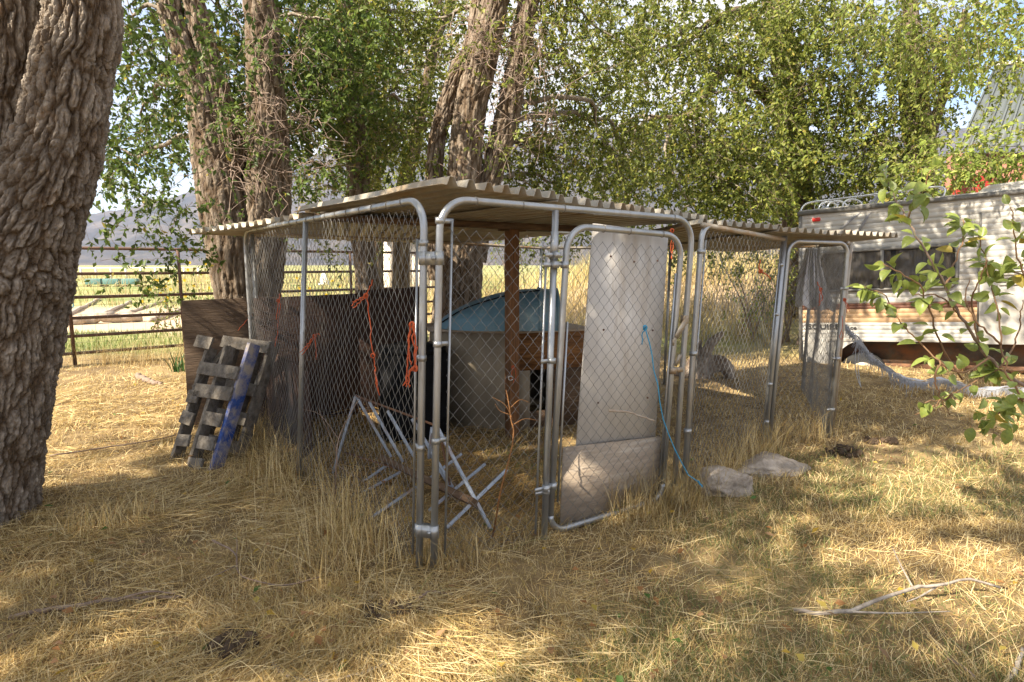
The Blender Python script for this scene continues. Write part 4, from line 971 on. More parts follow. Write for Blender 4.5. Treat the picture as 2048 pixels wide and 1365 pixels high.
# orange and blue twines tied in the mesh
def twine(label, strands, Y, m='twine_orange', r=.0034, knot=None, cat='twine'):
    """strands: list of pixel polylines at depth Y"""
    b = at(*strands[0][0], Y); t = thing('twine', label, cat, b)
    for s_ in strands:
        P = spline([at(x, y, Y + rng.uniform(-.004, .004)) for x, y in s_], 14); P[1:-1] += rng.normal(0, .0025, (12, 3)); MB().tube(P, r * np.linspace(1, .8, 14), 5).build('strand', M[m], t, smooth=True)
    if knot is not None:
        for kx, ky in knot:
            k = at(kx, ky, Y - .005); th = np.linspace(0, 9, 16); MB().tube(k + np.stack([np.cos(th) * .010, np.sin(th * 1.7) * .006, np.sin(th) * .012], 1), r * 1.2, 5).build('knot', M[m], t, smooth=True)
    return t
def Yside(px):      # depth of the left mesh at a pixel column
    k = (px - CX) / FPX; d = KD - A0; t = (k * A0[1] - A0[0]) / (d[0] - k * d[1]); return (A0 + d * t)[1] - .03
twine('orange twine bundle looped high in the left mesh with one long tail', [[(745, 560), (738, 580), (730, 592)], [(730, 592), (715, 600), (703, 612)], [(732, 594), (720, 604), (706, 616)], [(733, 592), (718, 598), (705, 604)], [(734, 592), (738, 630), (742, 680), (748, 720)], [(748, 716), (752, 750), (760, 792)], [(750, 740), (752, 765), (758, 790)]], Yside(735), knot=[(732, 592), (746, 712)])
twine('small orange twine bow tied low in the left mesh', [[(628, 672), (614, 690), (600, 706)], [(630, 674), (618, 692), (604, 710)], [(630, 674), (632, 698), (632, 720)], [(628, 672), (636, 668), (640, 672)]], Yside(620), knot=[(629, 673)])
twine('frayed orange twine hanging on the far part of the left mesh', [[(560, 588), (556, 612), (552, 640)], [(558, 590), (560, 615), (557, 640)], [(556, 640), (555, 668), (550, 694)]], Yside(556), knot=[(557, 602)])
twine('short orange twine end at the far kennel corner post', [[(503, 632), (490, 645), (476, 662)]], Yside(490), knot=[(502, 633)])
twine('thick orange twine bunch hanging on the near corner post', [[(822, 645), (818, 690), (822, 730)], [(826, 645), (828, 690), (830, 735), (822, 742)], [(820, 650), (816, 700), (814, 745), (806, 772)], [(824, 735), (814, 755), (812, 774)], [(824, 735), (818, 756), (818, 775)], [(829, 650), (832, 700), (831, 740)]], A0[1] - .05, r=.0042, knot=[(824, 650), (830, 738)])
twine('orange twine tied inside the kennel beside the doghouse door', [[(1026, 733), (1024, 745), (1022, 760)], [(1028, 733), (1032, 750), (1026, 768)]], 4.6, knot=[(1026, 735)])
twine('orange twine dangling under the roof at the gate top corner', [[(1345, 462), (1342, 490), (1344, 520)], [(1343, 462), (1347, 490), (1342, 518)]], 3.6, knot=[(1344, 462)])
twine('orange twine curl in the mesh of the smaller run', [[(1520, 520), (1518, 535), (1522, 545)], [(1522, 545), (1534, 550), (1541, 560)]], 4.15, r=.005, knot=[(1521, 543)])
twine('orange twine on the mesh in front of the grey cloth', [[(1634, 564), (1640, 580), (1638, 606)], [(1641, 580), (1644, 596), (1637, 612)]], 4.8, knot=[(1641, 579)])
twine('orange twine tassel on the outer side of the end post', [[(1688, 598), (1692, 612), (1694, 626)], [(1689, 598), (1696, 612), (1699, 624)]], 4.82, knot=[(1689, 600)])
twine('orange twine with a small loop hanging below the end post tassel', [[(1684, 632), (1684, 655), (1683, 664), (1679, 672), (1681, 678), (1686, 677), (1687, 671), (1684, 664)]], 4.78, r=.0028)
twine('long bright blue twine trailing from the gate panel to the concrete', [[(1290, 655), (1300, 690), (1312, 750), (1322, 820), (1345, 890), (1375, 945), (1405, 972)], [(1289, 656), (1285, 672), (1284, 690)], [(1396, 962), (1404, 975)]], 3.16, 'twine_blue', .0036, knot=[(1290, 656)])
# ring hook
MB_h = MB(); th = np.linspace(0, 6.0, 14); pc = at(1021, 757, 4.58); MB_h.tube(pc + np.stack([np.cos(th) * .018, th * 0, np.sin(th) * .018], 1), .005, 6)
oh = MB_h.build('hook_ring', M['chrome']); tag(oh, 'small metal ring hanging on the orange twine by the doghouse', 'ring')

# stick caught in the gate mesh, weeds
def stick(name, label, P, r0, r1, m='dead_wood', cat='branch', side=()):
    P = np.array(P, float); t = thing(name, label, cat, P[0]); C = spline(P, 18); C[1:-1] += rng.normal(0, r0 * .25, (16, 3)); MB().tube(C, np.linspace(r0, r1, 18) * rng.uniform(.85, 1.15, 18), 8).build('stem', M[m], t, smooth=True)
    for s_ in side: c_ = spline(np.array(s_, float), 9); MB().tube(c_, np.linspace(r1 * .9, r1 * .35, 9), 6).build('side_twig', M[m], t, smooth=True)
    return t
stick('stick', 'pale stick caught in the wire across the white gate panel', [at(1218, 822, 3.10), at(1260, 826, 3.12), at(1309, 842, 3.15)], .008, .004, 'ply_grey')
def g3(x, y, z=.02): q = gr(x, y, z); return q + V3(0, 0, float(gz(q[0], q[1])[0]))
stick('fallen_branch', 'bleached forked branch lying on the lawn at the lower right', [g3(1588, 1218, .03), g3(1640, 1224, .04), g3(1700, 1221, .05), g3(1765, 1196, .07), g3(1830, 1179, .07), g3(1876, 1173, .07), g3(1930, 1158, .08), g3(2000, 1171, .05)], .0105, .0055,
      side=[[g3(1826, 1178, .07), g3(1800, 1130, .10), g3(1784, 1095, .10)], [g3(1705, 1222, .05), g3(1790, 1227, .04), g3(1900, 1226, .04)], [g3(1880, 1172, .06), g3(1840, 1195, .05), g3(1812, 1206, .04)]])
stick('fallen_branch', 'long thin grey twig curved on the straw at the bottom edge', [g3(545, 1322), g3(585, 1350), g3(650, 1356), g3(740, 1335), g3(832, 1308)], .008, .004)
stick('fallen_branch', 'thick grey weathered branch half buried in straw at the lower left', [g3(20, 1236, .0), g3(120, 1218, .02), g3(240, 1200, .03), g3(362, 1192, .015)], .012, .007, 'twig', side=[[g3(250, 1197, .06), g3(300, 1184, .06), g3(350, 1188, .04)]])
stick('fallen_branch', 'dark twig with forked end lying on the flattened straw', [g3(425, 1080, .08), g3(470, 1105, .05), g3(480, 1145, .05), g3(560, 1168, .05), g3(640, 1150, .05)], .005, .003, 'twig', side=[[g3(470, 1130, .05), g3(430, 1148, .05), g3(400, 1160, .04)], [g3(473, 1110, .06), g3(474, 1085, .12), g3(472, 1070, .16)]])
stick('fallen_branch', 'brown twig lying across the straw beside the pallets', [g3(100, 918, .04), g3(200, 900, .04), g3(300, 884, .05), g3(352, 872, .05)], .007, .004, 'twig')
stick('fallen_branch', 'short brown twig on the straw at the lower right corner', [g3(1895, 1322), g3(1925, 1340), g3(1952, 1362)], .006, .004, 'twig')
stick('fallen_branch', 'pale thick twig at the very right of the bottom edge', [g3(2020, 1362), g3(2034, 1330), g3(2046, 1296)], .010, .006)
stick('fallen_branch', 'small dark log lying on straw before the pipe fence', [g3(276, 752, .05), g3(300, 762, .05), g3(324, 766, .05)], .035, .025, 'twig')
stick('fallen_branch', 'thin reddish twig beside the near corner tufts', [g3(835, 1198), g3(850, 1184, .05), g3(866, 1180, .03), g3(905, 1186)], .006, .003, 'twig')
stick('weed', 'tall leaning pale weed stalk before the front mesh', [g3(985, 1075), at(1000, 990, 2.75), at(1026, 880, 2.78), at(1022, 835, 2.8), at(1012, 780, 2.82)], .005, .0025, 'ply_orange', 'weed',
      side=[[at(1026, 840, 2.8), at(1010, 810, 2.8), at(985, 795, 2.8)], [at(1026, 850, 2.8), at(1050, 838, 2.8), at(1078, 842, 2.8)], [at(1022, 815, 2.8), at(1040, 800, 2.8), at(1060, 806, 2.8)], [at(1020, 830, 2.8), at(1000, 822, 2.8), at(990, 808, 2.8)]])
stick('weed', 'dry forked weed with reddish stems beside the left mesh', [g3(668, 1010), at(672, 940, 3.1), at(680, 870, 3.12), at(718, 800, 3.15)], .005, .002, 'twig', 'weed', side=[[at(676, 905, 3.1), at(650, 850, 3.1), at(636, 815, 3.1)], [at(674, 930, 3.1), at(720, 960, 3.05), at(752, 985, 3.0)], [at(678, 880, 3.1), at(640, 830, 3.2), at(600, 818, 3.3)]])

# broken concrete lumps
def rock(label, c, s, rot, seed, name='concrete_lump'):
    mb = MB(); n1, n2 = 44, 70; u = np.linspace(0.001, math.pi - .001, n1); v = np.arange(n2) * 2 * math.pi / n2; U, Vv = np.meshgrid(u, v, indexing='ij')
    d = np.stack([np.sin(U) * np.cos(Vv), np.sin(U) * np.sin(Vv), np.cos(U)], -1).reshape(-1, 3)
    rg = np.random.default_rng(seed); PN = unit(rg.normal(0, 1, (15, 3))); PD = rg.uniform(.72, 1.05, 15); dt = d @ PN.T
    rad = np.min(np.where(dt > .05, PD / np.maximum(dt, .05), 9), axis=1); rad = np.minimum(rad, 1.35)
    p = d * (rad * (1 + (fbm(d * 3.1 + seed, seed, 4) - .5) * .22) + (fbm(d * 14, seed + 3, 3) - .5) * .06)[:, None]
    p = p * np.asarray(s); c_, s_ = math.cos(rot), math.sin(rot); p = np.stack([p[:, 0] * c_ - p[:, 1] * s_, p[:, 0] * s_ + p[:, 1] * c_, p[:, 2]], 1)
    i = np.arange(n1 - 1)[:, None] * n2; j = np.arange(n2)[None]; j2 = (j + 1) % n2
    mb.add(p, [np.stack([i + j, i + n2 + j, i + n2 + j2, i + j2], -1).reshape(-1, 4)]); o = mb.build(name, M['concrete'], smooth=True); o.location = tuple(c); tag(o, label, 'concrete'); return o
rock('broken concrete lump in the straw where the blue twine ends', g3(1448, 968, .05), (.20, .13, .105), .35, 3)
rock('concrete lump under straw beside the twine lump, nearer the right run', g3(1542, 938, .03), (.27, .15, .075), .45, 8)

# dug earth patches
for x, y, s_, lb in ((790, 1222, .085, 'dark dug patch of soil in straw below the kennel corner'), (470, 1292, .07, 'small dark soil patch at the bottom of the matted straw'), (1690, 906, .10, 'dark clod of soil near the right kennel end'), (1762, 884, .09, 'dark soil clod farther right of the kennel end')):
    c = gr(x, y); c[2] = float(gz(c[0], c[1])[0]); mb = MB()
    for k in range(26):
        a = rng.random() * 6.283; r_ = rng.random() ** .6 * s_; q = c + V3(math.cos(a) * r_ * 1.5, math.sin(a) * r_, rng.uniform(.005, .03)); s2 = rng.uniform(.012, .032)
        th = rng.random(3) * 6.28; mb.tube([q - V3(0, 0, s2), q - V3(.3 * s2, 0, s2 * .3), q + V3(0, .2 * s2, s2 * .4), q + V3(0, 0, s2 * .8)], [s2 * .4, s2, s2 * .85, s2 * .2], 6)
    tag(mb.build('soil_patch', M['dirt'], smooth=True), lb, 'soil')

# uprooted stump behind the run
sb = gr(1440, 800); sp_ = thing('tree_stump', 'uprooted weathered stump with raised root seen through the run', 'stump', sb)
d_ = 7.6
def rootp(L): return np.array([at(x, y, d_ + z) for x, y, z in L])
for L_, rr in (([(1385, 815, 0), (1395, 760, 0), (1400, 725, 0), (1405, 700, 0)], [.24, .21, .17, .10]), ([(1400, 735, -.05), (1420, 690, -.1), (1445, 665, -.12)], [.10, .07, .045]), ([(1398, 735, 0), (1440, 728, -.1), (1458, 745, -.15), (1456, 785, -.15)], [.13, .12, .085, .03]), ([(1395, 730, 0), (1396, 695, 0), (1402, 680, 0)], [.08, .05, .02]), ([(1385, 745, 0), (1358, 750, .1), (1340, 770, .1)], [.12, .09, .04])):
    mb = MB(); trunk_mesh(mb, rootp(L_), rr, 26, 34, .02, 9, int(rng.integers(100))); mb.build('root', M['stump'], sp_, smooth=True)

# ------------------------------------------------------------------ travel trailer
RO = at(1603, 682, 8.9); RU = unit(V3(.83, -.55, .061)); RN = unit(V3(-.55, -.83, 0)); RW = unit(-np.cross(RU, RN)); RN = unit(np.cross(RU, RW)) ; RN = RN if RN[1] < 0 else -RN
def rvp(px, py, off=0.):
    """(s, h) on the trailer's side for a pixel"""
    d = ray(px, py); o = RO + RN * off; t = np.dot(o - V3(0, 0, CAMH), RN) / np.dot(d, RN); p = V3(0, 0, CAMH) + d * t - o
    return np.dot(p, RU), np.dot(p, RW)
def rp(s, h, off=0.): return RO + RU * s + RW * h + RN * off
RAX = np.array([RU, RN, RW])
def rbox(s0, s1, h0, h1, o0, o1): return MB().box(rp((s0 + s1) / 2, (h0 + h1) / 2, (o0 + o1) / 2), (abs(s1 - s0), abs(o1 - o0), abs(h1 - h0)), RAX)
rv = thing('travel_trailer', 'old white travel trailer with brown and tan stripes parked behind the right run', 'trailer', V3(RO[0], RO[1], 0))
LEN = 4.6; HT = rvp(1597, 432)[1]
rbox(.01, LEN, .02, HT - .03, -.02, -2.2).build('body', M['rv_white'], rv)
hB, hT = rvp(1700, 606)[1], rvp(1700, 610 + 10)[1]
h_br0, h_br1 = rvp(1750, 618)[1], rvp(1750, 606)[1]; h_tn0 = rvp(1750, 645)[1]
def siding(h0, h1, mname, seg):
    prof = [(h0, 0.)]; n = max(1, int(round((h1 - h0) / seg)))
    for k in range(n):
        a = h0 + (h1 - h0) * k / n; b = h0 + (h1 - h0) * (k + 1) / n
        prof += [(a + .004, .0), (a + .010, .005), (b - .012, .004), (b - .004, .0)]
    prof.append((h1, 0.)); P = []
    for s_ in (0, LEN):
        for h_, o_ in prof: P.append(rp(s_, h_, o_))
    m_ = len(prof); i = np.arange(m_ - 1)
    return MB().add(np.array(P), [np.stack([i, i + m_, i + m_ + 1, i + 1], 1)])
edges = [0.02, h_tn0]; h = h_br1; ups = []
while h < HT - .05: ups.append((h, min(h + .285, HT))); h += .289
siding(0, h_tn0 - .003, 'rv_white', .055).build('siding_panel', M['rv_white'], rv)
siding(h_tn0, h_br0 - .002, 'rv_tan', .07).build('tan_stripe', M['rv_tan'], rv)
siding(h_br0, h_br1 - .002, 'rv_brown', .045).build('brown_stripe', M['rv_brown'], rv)
for a, b in ups: siding(a, b, 'rv_white', .07).build('siding_panel', M['rv_white'], rv)
rbox(-.05, LEN, HT - .005, HT + .055, .035, -2.25).build('roof_edge', M['rv_trim'], rv)
rbox(-.03, LEN, HT + .056, HT + .075, .0, -2.2).build('roof', M['rv_white'], rv)
rbox(-.035, .012, -.52, HT, .022, -.04).build('corner_trim', M['rv_trim'], rv)
# window
w0, hb0 = rvp(1640, 583); w1, _ = rvp(1912, 577); _, ht0 = rvp(1640, 507); wm, _ = rvp(1764, 550)
wn_ = thing('window', None, None, rp((w0 + w1) / 2, hb0)); wn_.parent = rv; wn_.location = tuple(rp((w0 + w1) / 2, hb0) - wloc(rv))
rbox(w0 + .02, w1 - .02, hb0 + .02, ht0 - .02, .012, .016).build('dark_interior', M['rv_black'], wn_)
mb = MB(); ns = 240; cs = np.linspace(w0 + .03, w1 - .03, ns); V = []
for z in (hb0 + .03, ht0 - .03):
    for s_ in cs: V.append(rp(s_, z, .024 + .006 * math.sin(s_ * 95 + 2 * math.sin(s_ * 17))))
i = np.arange(ns - 1); gap = (cs[:-1] > wm + .10) & (cs[:-1] < wm + .16); i = i[~gap]
mb.add(np.array(V), [np.stack([i, i + 1, i + ns + 1, i + ns], 1)]); mb.build('curtain', M['curtain'], wn_, smooth=True)
for a, b in ((w0 + .02, wm), (wm, w1 - .02)): rbox(a + .01, b - .01, hb0 + .02, ht0 - .02, .036, .039).build('pane', M['glass'], wn_)
def rrect(s0, s1, h0, h1, r, off):
    P = []
    for cx_, cy_, a0 in ((s1 - r, h1 - r, 0), (s0 + r, h1 - r, 90), (s0 + r, h0 + r, 180), (s1 - r, h0 + r, 270)):
        for k in range(7): a = R(a0 + 15 * k); P.append(rp(cx_ + r * math.cos(a), cy_ + r * math.sin(a), off))
    P.append(P[0]); return np.array(P)
MB().tube(rrect(w0, w1, hb0, ht0, .10, .028), .024, 6).build('frame', M['rv_trim'], wn_)
rbox(wm - .022, wm + .022, hb0, ht0, .03, .048).build('mullion', M['rv_trim'], wn_)
# marker light, rails, straps, roof vent
ml, mh = rvp(1633, 440); rbox(ml - .055, ml + .055, mh - .028, mh + .028, .010, .045).build('marker_light', M['red_lens'], rv, bevel=.01)
rail = [rp(-.02, HT + .02, -.05), rp(-.0, HT + .12, -.08), rp(.10, HT + .19, -.1), rp(.4, HT + .20, -.12), rp(1.05, HT + .21, -.12), rp(1.7, HT + .215, -.12), rp(1.75, HT + .06, -.12)]
MB().tube(spline(rail, 30), .014, 8).build('roof_rail', M['chrome'], rv, smooth=True)
for s_ in (.30, .42, .62): 
    P = [rp(s_ - .1, HT + .05, -.2), rp(s_ - .06, HT + .16, -.24), rp(s_ + .04, HT + .19, -.3), rp(s_ + .14, HT + .14, -.34), rp(s_ + .16, HT + .05, -.36)]
    MB().tube(spline(P, 16), .014, 8).build('ladder_hoop', M['chrome'], rv, smooth=True)
MB().tube([rp(1.02, HT + .06, -.12), rp(1.02, HT + .21, -.12)], .013, 8).build('rail_stanchion', M['chrome'], rv, smooth=True)
st0 = rp(1.03, HT + .215, -.06)
for (x1, y1) in ((1656, 482), (1708, 480)):
    s_, h_ = rvp(x1, y1, .06); MB().bar(st0 + RN * .02, rp(s_, h_, .06), .004, .032, up=RU + RW * .5).build('strap', M['strap'], rv)
vs, vh = rvp(1962, 372)
mb = MB(); n_ = 12
P = [(0, .0), (.04, .07), (.10, .10), (.8, .12), (.86, .10), (.9, .0)]
V = [rp(vs + a, HT + .07 + b, o_) for o_ in (-.15, -.75) for a, b in P]; k = len(P); i = np.arange(k - 1)
mb.add(np.array(V), [np.stack([i, i + 1, i + k + 1, i + k], 1)]); mb.add(np.array(V[:k]), [[list(range(k))]]); mb.add(np.array(V[k:]), [[list(range(k))[::-1]]]); mb.build('roof_vent', M['rv_white'], rv)
# door and louvre at the right
ds, dh_ = rvp(1957, 640); rbox(ds, ds + .66, -.02, rvp(1960, 520)[1], .013, .028).build('door', M['rv_white'], rv, bevel=.012)
for a, b in ((ds - .02, ds),): rbox(a, b, -.03, HT * .9, .012, .024).build('door_seam', M['rv_trim'], rv)
lv0, lh0 = rvp(1998, 572); _, lh1 = rvp(1998, 532)
for k in range(6): rbox(lv0, lv0 + .42, lh0 + (lh1 - lh0) * (k + .1) / 6, lh0 + (lh1 - lh0) * (k + .62) / 6, .03, .045).build('louvre_slat', M['rv_white'], rv)
# lower corner locker, wheel arch, underside
hbL = rvp(1605, 752)[1]; s1_ = rvp(1662, 700)[0]
sA, sB = s1_, rvp(1722, 700)[0]
rbox(.0, s1_, hbL, .012, -.012, -.6).build('lower_corner', M['rv_white'], rv)
a0_, hh1 = rvp(1612, 664); a1_, hh0 = rvp(1655, 744)
lk = rbox(a0_, a1_, hh0, hh1, -.010, .012).build('locker_door', M['rv_white'], rv, bevel=.006)
MB().tube(np.vstack([rp(a0_ + .02, hh0 + .02, .014), rp(a1_ - .02, hh0 + .02, .014), rp(a1_ - .02, hh1 - .02, .014), rp(a0_ + .02, hh1 - .02, .014), rp(a0_ + .02, hh0 + .02, .014)]), .005, 4).build('locker_frame', M['rv_trim'], lk)
MB().tube([rp((a0_ * 2 + a1_) / 3, (hh0 + hh1) / 2 - .05, .012), rp((a0_ * 2 + a1_) / 3, (hh0 + hh1) / 2 - .05, .022)], .012, 8).build('lock', M['rv_black'], lk)
P = []
for k in range(11):
    a = math.pi / 2 * k / 10; P.append((sA + (sB - sA) * (1 - math.cos(a)), hbL * (1 - math.sin(a)) + -.0 * math.sin(a)))
mb = MB(); V = [rp(s_, h_, -.012) for s_, h_ in P] + [rp(s_ + .0, h_, -.25) for s_, h_ in P]; i = np.arange(10); mb.add(np.array(V), [np.stack([i, i + 1, i + 12, i + 11], 1)])
mb.add(np.array([rp(s_, h_, -.012) for s_, h_ in P] + [rp(sA, 0, -.012)]), [[list(range(12))]]); mb.build('wheel_arch', M['rv_white'], rv)
wc = rp(sB + .02, hbL + .05, -.22); wh = thing('wheel', None, None, wc); wh.parent = rv; wh.location = tuple(wc - wloc(rv))
MB().tube([wc - RN * .09, wc - RN * .07, wc + RN * .07, wc + RN * .09], [.27, .31, .31, .27], 30).build('tyre', M['rubber'], wh, smooth=True)
MB().tube([wc + RN * .075, wc + RN * .098], [.18, .17], 24).build('rim', M['galv_rust'], wh)
rbox(s1_, LEN, -.36, .015, -.32, -.36).build('underside_panel', M['rv_under'], rv)
rbox(s1_ + .3, LEN, -.44, -.36, -.30, -.40).build('chassis_rail', M['rust'], rv)
# lettering
def rtext(txt, px0, py0, px1, pyb, name):
    s0, h0 = rvp(px0, pyb); s1, h1 = rvp(px1, py0)
    cu = bpy.data.curves.new(name, 'FONT'); cu.body = txt; cu.extrude = .0015; cu.size = 1; cu.offset = .014
    o = bpy.data.objects.new(name, cu); COL.objects.link(o); bpy.context.view_layer.update()
    me_ = bpy.data.meshes.new_from_object(o.evaluated_get(bpy.context.evaluated_depsgraph_get())); bpy.data.objects.remove(o); me_.materials.clear(); me_.materials.append(M['paint_text'])
    o = bpy.data.objects.new(name, me_); COL.objects.link(o); bpy.context.view_layer.update()
    dx, dy = o.dimensions.x, o.dimensions.y; hh = (rvp(px0, py0)[1] - h0)
    mt = Matrix(((RU[0] * (s1 - s0) / dx, RW[0] * hh / dy, RN[0], 0), (RU[1] * (s1 - s0) / dx, RW[1] * hh / dy, RN[1], 0), (RU[2] * (s1 - s0) / dx, RW[2] * hh / dy, RN[2], 0), (0, 0, 0, 1)))
    o.parent = rv; o.matrix_local = Matrix.Translation(Vector(rp(s0, h0, .016) - wloc(rv))) @ mt; return o
rtext('SQUIRE', 1615, 646, 1679, 658, 'lettering')
rtext('ace', 1694, 654, 1713, 659, 'small_lettering')

# cloth draped on the run's far corner and the shredded tarp trailing from it
ct = thing('cloth', 'grey white cloth draped over the far corner post of the right run', 'cloth', at(1625, 610, 6.45))
mb = MB(); nr, ncc = 26, 40; V = []
le = [(1612, 497), (1604, 530), (1597, 560), (1592, 585), (1590, 612)]; ri = [(1636, 497), (1642, 530), (1650, 558), (1660, 588), (1672, 622)]
for r_ in range(nr):
    t = r_ / (nr - 1); a = np.array([np.interp(t * 4, range(5), [q[0] for q in le]), np.interp(t * 4, range(5), [q[1] for q in le])]); b = np.array([np.interp(t * 4, range(5), [q[0] for q in ri]), np.interp(t * 4, range(5), [q[1] for q in ri])])
    for c_ in range(ncc):
        u = c_ / (ncc - 1); q = a * (1 - u) + b * u; V.append(at(q[0], q[1] + 3 * math.sin(u * 22) * t, 6.42 + .06 * t * math.sin(u * 16 + 1.2 * t) + .02 * math.sin(u * 37 + 5 * t)))
i = (np.arange(nr - 1)[:, None] * ncc + np.arange(ncc - 1)[None]).ravel(); mb.add(np.array(V), [np.stack([i, i + 1, i + ncc + 1, i + ncc], 1)]); mb.build('sheet', M['tarp'], ct, smooth=True)
mb = MB(); V = []
for r_ in range(14):
    t = r_ / 13
    for c_ in range(12):
        u = c_ / 11; V.append(at(1592 + 18 * u + 14 * (1 - t) * (1 - u * .3), 520 + 45 * t, 6.5 + .05 * math.sin(u * 6)))
i = (np.arange(13)[:, None] * 12 + np.arange(11)[None]).ravel(); mb.add(np.array(V), [np.stack([i, i + 1, i + 13, i + 12], 1)]); mb.build('hanging_corner', M['tarp'], ct, smooth=True)
tp = thing('shredded_tarp', 'shredded pale tarp trailing from the right run to the ground before the trailer', 'tarp', at(1800, 790, 6.35))
pth = [(1672, 618), (1688, 640), (1711, 668), (1734, 697), (1765, 727), (1799, 748), (1837, 759), (1875, 755), (1915, 763), (1960, 776), (2010, 772), (2060, 778)]
n_ = 90; C = spline([at(x, y, 6.35) for x, y in pth], n_); wid = np.interp(np.linspace(0, 1, n_), [0, .12, .35, .6, 1], [.05, .06, .035, .02, .015]); mb = MB(); V = []
for k in range(n_):
    for c_ in range(7):
        u = c_ / 6; V.append(C[k] + V3(.02 * u, -.03 * math.sin(u * 3 + k * .4) - .02 * u, -wid[k] * u + .006 * math.sin(k * 1.1 + u * 3)))
i = (np.arange(n_ - 1)[:, None] * 7 + np.arange(6)[None]).ravel(); mb.add(np.array(V), [np.stack([i, i + 1, i + 8, i + 7], 1)]); mb.build('strip', M['tarp'], tp, smooth=True)
mb = MB()
for k in range(1500):
    j = int(rng.integers(8, n_)); p = C[j] + V3(rng.normal(0, .01), -.04, -wid[j] * .9); L_ = min(rng.gamma(1.6, .030) + .01, .38, p[2] - .01); d = unit(V3(rng.normal(0, .22), rng.normal(0, .15), -1))
    if L_ < .02: continue
    mb.tube([p, p + d * L_ * .5, p + d * L_ + V3(rng.normal(0, .012), 0, 0)], [.0036, .003, .0016], 3, cap=False)
tag(mb.build('fringe', M['tarp'], tp), kind='stuff')
for k in range(2):
    P = spline([at(1712 + 8 * k, 690, 6.33), at(1710 + 6 * k, 730, 6.32), at(1716 + 4 * k, 760 + 6 * k, 6.3), at(1722, 775, 6.3)], 14); MB().tube(P, .004, 5).build('loose_strand', M['tarp'], tp)

# ------------------------------------------------------------------ fence, field
fo = V3(-6.53, 8.6, 0); fdv = V3(1.47, 1.2, 0)
pf = thing('pipe_fence', 'rusty brown pipe rail fence running behind the trees at the left', 'fence', fo)
Z0 = [1.75, 1.37, 1.02, .71, .44, .18]
for z in Z0: MB().tube([fo - fdv * 1.4 + V3(0, 0, z), fo + fdv * 1.2 + V3(0, 0, z - .005), fo + fdv * 3.6 + V3(0, 0, z)], .025, 10).build('rail', M['pipe_rust'], pf, smooth=True)
for k in range(-2, 5):
    p = fo + fdv * (k * .775 - .03) - V3(.0, .03, 0); MB().tube([p + V3(0, 0, -.05), p + V3(0, 0, 1.74)], .026, 10).build('post', M['pipe_rust'], pf, smooth=True)
mb = MB(); wl_ = lambda t, z: fo + fdv * t - V3(0, .05, 0) + V3(0, 0, z)
for z in np.arange(.05, 1.2, .14): mb.tube([wl_(-1.4, z), wl_(0, z + .01), wl_(1.3, z), wl_(3.4, z)], .0022, 3, cap=False)
for t_ in np.arange(-1.4, 3.4, .085): mb.tube([wl_(t_, .02), wl_(t_, 1.16)], .0018, 3, cap=False)
tag(mb.build('woven_wire', M['wire_dark'], pf), kind='stuff')
twine('blue twine knotted round the pipe fence beside the big trunk', [[(132, 592), (140, 597), (146, 604)], [(128, 596), (138, 594), (148, 592)], [(144, 598), (147, 610), (146, 616)]], 8.45, 'twine_blue', .008)
def log(label, a, b, r, cat='log'):
    mb = MB(); p, q = np.asarray(a, float), np.asarray(b, float); C = lerp(p[None], q[None], np.linspace(0, 1, 14)[:, None]); C[1:-1] += rng.normal(0, r * .22, (12, 3)); base = p.copy(); C = C - base
    mb.tube(C, r * np.linspace(1, .7, 14) * rng.uniform(.85, 1.1, 14), 10); o = mb.build('log', M['log'], smooth=True); o.location = tuple(base); tag(o, label, cat, 'logs lying beyond the fence')
for a, b, r_, lb in (((118, 652), (285, 644), .17, 'longest pale log lying flat beyond the fence'), ((132, 634), (200, 600), .07, 'thin log sloping up behind the fence next to the big trunk'), ((190, 640), (262, 606), .07, 'grey sloping log left of the middle beyond the fence'), ((232, 636), (330, 604), .06, 'slender sloping log in the middle beyond the fence'), ((300, 645), (425, 604), .08, 'sloping log nearest the plywood sheet beyond the fence'), ((190, 598), (330, 592), .06, 'thin dark log lying highest beyond the fence')):
    log(lb, gr(*a) + V3(0, 0, r_ * .6), gr(*b) + V3(0, 0, r_ * .8), r_)
wf = thing('white_rail_fence', 'far white rail fence across the valley field', 'fence', at(150, 540, 62.)*V3(1, 1, 0))
for z in (1.15, .55): MB().tube([at(100, 540, 62.) * V3(1, 1, 0) + V3(0, 0, z), at(480, 540, 66.) * V3(1, 1, 0) + V3(0, 0, z)], .07, 6).build('rail', M['fence_white'], wf)
for k in range(14):
    p = lerp(at(100, 540, 62.), at(480, 540, 66.), k / 13) * V3(1, 1, 0); MB().box(p + V3(0, 0, .6), (.16, .16, 1.3)).build('post', M['fence_white'], wf)
for k, (x, lb) in enumerate(((190, 'teal feed trough standing leftmost in the far field'), (225, 'teal feed trough standing middle of three in the far field'), (262, 'teal feed trough standing rightmost in the far field'))):
    p = at(x, 560, 40.) * V3(1, 1, 0); t = thing('feed_trough', lb, 'trough', p, 'troughs in the far field')
    MB().box(p + V3(0, 0, .35), (1.1, .5, .4)).build('tub', M['teal'], t, bevel=.03)
    for sx in (-.45, .45): MB().box(p + V3(sx, 0, .05), (.08, .4, .1)).build('leg', M['rust'], t)
